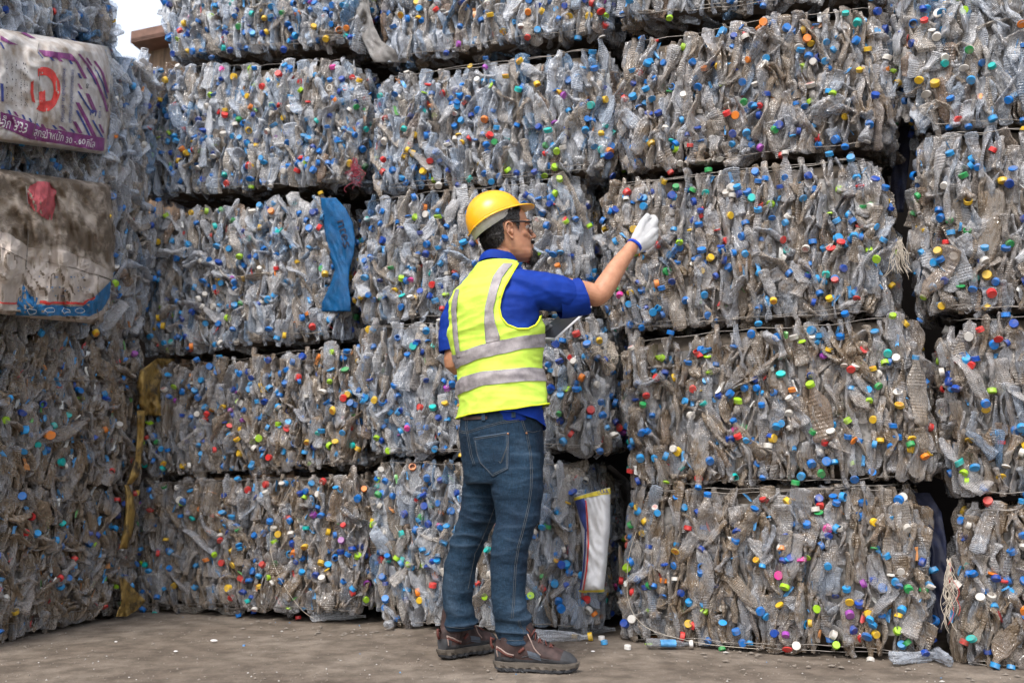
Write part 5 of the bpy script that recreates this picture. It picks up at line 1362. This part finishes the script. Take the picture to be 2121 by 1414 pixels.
for lab, pts, off, mt, rad in (('loose pale wire curving across the face of the floor-level right bale', [(1318, 1100), (1303, 1150), (1299, 1200), (1301, 1240), (1315, 1275), (1345, 1302), (1400, 1320), (1470, 1334), (1570, 1343)], .05, M_STR, .0011),
   ('thin loose wire bent across the floor-level bale left of the worker', [(620, 985), (600, 1010), (575, 1060), (560, 1110), (565, 1160), (590, 1215), (625, 1262), (650, 1280)], .05, M_STR, .0009)):
    P = [on_plane(x, y, GA, NW, off) for x, y in pts]; P = [Vector((p.x, p.y, max(p.z, 0.01))) for p in P]
    v, f = limb(P, [rad]*len(P), 6); tag(obj('loose_wire', mesh_from('loose_wire', v, f, mt, True)), lab, 'wire')

# ---- litter on the ground
def litter(px, py, az, label, proto, capc=None, s=1.0, labcol=None, up=0.022, flat=0.6):
    g0 = ground(px, py); r_ = empty('plastic_bottle', g0); tag(r_, label, 'bottle')
    b = obj('body', PROTO_HI[proto], r_); b.color = (0.35, 0, 0, 1)
    M = Matrix.Translation((0, 0, up)) @ Matrix.Rotation(az, 4, 'Z') @ Matrix.Rotation(R(90), 4, 'Y') @ Matrix.Diagonal((s*flat, s, s, 1)); b.matrix_local = M
    if capc:
        e, d = HI_END[proto]; c = obj('bottle_cap', CAP_ME, r_); c.color = (*capc, 1); c.matrix_local = M @ Matrix.Translation(e) @ rot_from(d, Vector((1, 0, 0))).to_4x4() @ Matrix.Diagonal((0.95/flat, .95, .95, 1))
    if labcol:
        V = []; n = 16
        for z in (-0.035, -0.012, 0.012, 0.035):
            for i in range(n):
                th = 2*pi*i/n; V.append((0.029*s*cos(th)*1.05, 0.029*s*sin(th)*1.02, z))
        l_ = obj('label_wrap', mesh_from('label_wrap', [M @ Vector(v) for v in V], [(a*n+i, a*n+(i+1) % n, (a+1)*n+(i+1) % n, (a+1)*n+i) for a in range(3) for i in range(n)], labcol, True), r_)
lits = [(1383, 1343, 0.05, 'clear bottle with a blue label and white cap lying on the dirt', 13, (.72, .7, .68), .9, M_LABEL[0]),
        (1352, 1324, 2.9, 'bottle with an orange label just behind the blue labelled one', 7, (.7, .68, .64), .9, M_LABEL[2]),
        (1160, 1328, 0.1, 'flattened bottle with a yellow cap just past the front boot', 5, (.8, .5, .02), 1.1, None),
        (1085, 1300, 0.4, 'crumpled bottle without label on the ground between boots and bale', 3, None, .9, None),
        (395, 1268, 0.1, 'bottle with a white cap on the ground at the corner of the left stacks', 8, (.72, .7, .68), 1.0, None),
        (335, 1262, 0.6, 'squashed bottle lying nearest to the yellow flap', 6, None, 1.1, None),
        (475, 1272, 2.8, 'dusty clear bottle lying flat under the floor-level bale left of centre', 2, None, 1.0, None),
        (700, 1285, 0.1, 'long squashed bottle on the ground below the gap between two stacks', 10, None, 1.1, None),
        (590, 1277, 2.2, 'small crushed bottle beside a red cap at the bale foot', 4, None, .8, None),
        (815, 1300, 1.3, 'round ended bottle poking from under the silvery floor-level bale', 13, None, .9, None),
        (1900, 1372, 0.3, 'crushed bottle on the ground in the right gap, nearer the camera', 1, None, 1.1, None),
        (1945, 1368, 1.4, 'crushed bottle on the ground in the right gap, against the string tangle', 11, None, 1.2, None),
        (1215, 1312, 0.0, 'squashed brownish bottle under the white sack roll', 12, None, 1.1, None)]
for px, py, az, lab, pr, cc, s, lc in lits: litter(px, py, az, lab, pr, cc, s, lc)
for px, py, c, lab in ((1252, 1335, (.02, .36, .75), 'light blue cap lying on the dirt right of the front boot'), (618, 1283, (.62, .04, .04), 'red cap lying on the dirt below the floor-level bale'),
        (1246, 1326, (.75, .73, .7), 'white cap touching the light blue cap on the dirt'), (525, 1272, (0, .07, .5), 'dark blue cap at the foot of the bale left of centre'), (1190, 1322, (.75, .45, .02), 'amber cap on the dirt behind the front boot toe'),
        (1300, 1345, (.72, .7, .66), 'small white cap at the corner of the right floor-level bale'), (505, 1340, (.05, .3, .7), 'tiny light blue cap alone on the open dirt left of the boots')):
    g0 = ground(px, py); o = obj('bottle_cap', CAP_ME, None, (g0.x, g0.y, 0.006)); s_ = .35 if 'tiny' in lab else .85; o.scale = (s_, s_, s_); o.rotation_euler = (R(random.uniform(-12, 12)), R(random.uniform(-10, 10)), 0); o.color = (*c, 1); o.name = 'dropped_cap'; tag(o, lab, 'bottle cap')
V = []; F = []; fm = []; rg = random.Random(21)
for q in range(2000):
    if q < 900: x = rg.uniform(-2.4, 3); y = rg.uniform(2.6, 5.4)
    else:
        px = rg.uniform(0, 2121); g0 = ground(px, rg.uniform(1270, 1410)); x, y = g0.x, g0.y
    if q % 20 == 0: g0 = GA.lerp(GB, rg.uniform(-.3, 1.3)) + NW*rg.uniform(0.0, .28); x, y = g0.x, g0.y
    s_ = rg.uniform(.006, .015) if q % 20 == 0 else rg.uniform(.0012, .0045)*(1 if rg.random() < .93 else 2.2); o_ = len(V)
    for i in range(5): V.append((x+s_*cos(i*1.26+q)*rg.uniform(.7, 1.3), y+s_*sin(i*1.26+q)*rg.uniform(.7, 1.3), -.001))
    V.append((x, y, min(.004, s_*rg.uniform(.4, .9))))
    mi = rg.choices((0, 1, 2), (90, 9, 1))[0]
    for i in range(5): F.append((o_+i, o_+(i+1) % 5, o_+5)); fm.append(mi)
o = obj('gravel', mesh_from('gravel', V, F, [simple('grit', (0.20, 0.17, 0.14), .9), simple('pale_grit', (0.42, 0.40, 0.37), .9), simple('blue_chip', (0.05, 0.2, 0.4), .6)], False, fm)); tag(o, kind='stuff')
for px, py, w in ((443, 1328, .016), (364, 1350, .009), (1228, 1350, .008), (240, 1330, .007)):
    g0 = ground(px, py); v, f = ball((g0.x, g0.y, .004), w, 8, (1, .6, .35)); tag(obj('plastic_scrap', mesh_from('plastic_scrap', v, f, M_WINK)), 'white plastic scrap, %s on the open dirt' % {443: 'largest and brightest one', 364: 'small one left of the largest scrap', 1228: 'small one right of the front boot', 240: 'smallest one near the left bale'}[px], 'scrap')

# ---- shed behind the stacks
k = NT('bamboo_mat_wall'); g = k.n('NewGeometry'); mp = k.n('Mapping'); mp.inputs['Scale'].default_value = (40, 40, 3); k.l(g.outputs['Position'], mp.inputs[0])
z = k.n('TexNoise'); z.inputs['Scale'].default_value = 1; z.inputs['Detail'].default_value = 5; k.l(mp.outputs[0], z.inputs['Vector'])
k.l(k.ramp(z.outputs[0], [(0.3, (0.05, 0.03, 0.017)), (0.7, (0.19, 0.12, 0.07))]), k.b.inputs['Base Color']); k.b.inputs['Roughness'].default_value = .8; k.bump(z.outputs[0], .8, .02); M_MAT = k.m
M_ROOF = simple('rusty_brown_sheet', (0.16, 0.085, 0.06), .6, .4, .4, 10); M_DARKW = simple('dark_timber', (0.03, 0.024, 0.02), .8)
shed = empty('shed', (0, 0, 0)); tag(shed, 'dark shed with a woven mat wall and rusty roof edge behind the stacks', 'shed')
def slab2(name, a, b, z0, z1, th, mat, parent, out):
    V = []
    for p in (a, b):
        for z in (z0, z1):
            for t in (0, th): V.append((p.x - out.x*t, p.y - out.y*t, z))
    F = [(0, 2, 6, 4), (1, 5, 7, 3), (0, 1, 3, 2), (4, 6, 7, 5), (0, 4, 5, 1), (2, 3, 7, 6)]
    return obj(name, mesh_from(name, V, F, mat), parent)
dB = 1.75; A0 = on_plane(268, 900, GA, NW, -dB); A0.z = 0; A1 = GA - NW*dB + EW*8
zt = on_plane(300, 95, GA, NW, -dB).z; zr = on_plane(300, 64, GA, NW, -dB+.3).z
A2 = A0 + EW*1.5; slab2('mat_wall', A0, A2, 0, zt-0.0, .08, M_MAT, shed, NW); slab2('gap_shade_panel', A2, A1, 0, zt, .08, simple('gap_shade_black', (0.010, 0.008, 0.007), .9, .1), shed, NW)  # right part is an added black panel, painted shade for the stack gaps
slab2('beam', A0 + NW*.08, A1 + NW*.08, zt-.03, zt+.06, .3, M_DARKW, shed, NW)
slab2('roof_edge', A0 - EW*.06 + NW*.14, A1 + NW*.14, zt+.062, zr+.02, .06, M_ROOF, shed, NW)
V = [A0 - EW*.06 + NW*.14, A1 + NW*.14, A1 - NW*2.5, A0 - EW*.06 - NW*2.5]; V = [Vector((p.x, p.y, zr+.022 + (.0 if i < 2 else -.5))) for i, p in enumerate(V)]
V += [v + Vector((0, 0, .03)) for v in V]; obj('roof', mesh_from('roof', V, [(0, 1, 2, 3), (7, 6, 5, 4), (0, 4, 5, 1), (1, 5, 6, 2), (2, 6, 7, 3), (3, 7, 4, 0)], M_ROOF), shed)
# added dark wall, keeps sky light out of the left stack's gaps
C0 = GL - NL*1.0 - EL*3.0; C1 = GL - NL*1.0 + EL*4.5
tw = empty('sky_blocker', (C0+C1)/2); tag(tw, 'added dark wall blocking the sky behind the left stack', 'wall')
bpy.context.view_layer.update()
o = slab2('blocker_panel', C0-(C0+C1)/2, C1-(C0+C1)/2, 0, 2.5, .06, M_DARKW, tw, NL)
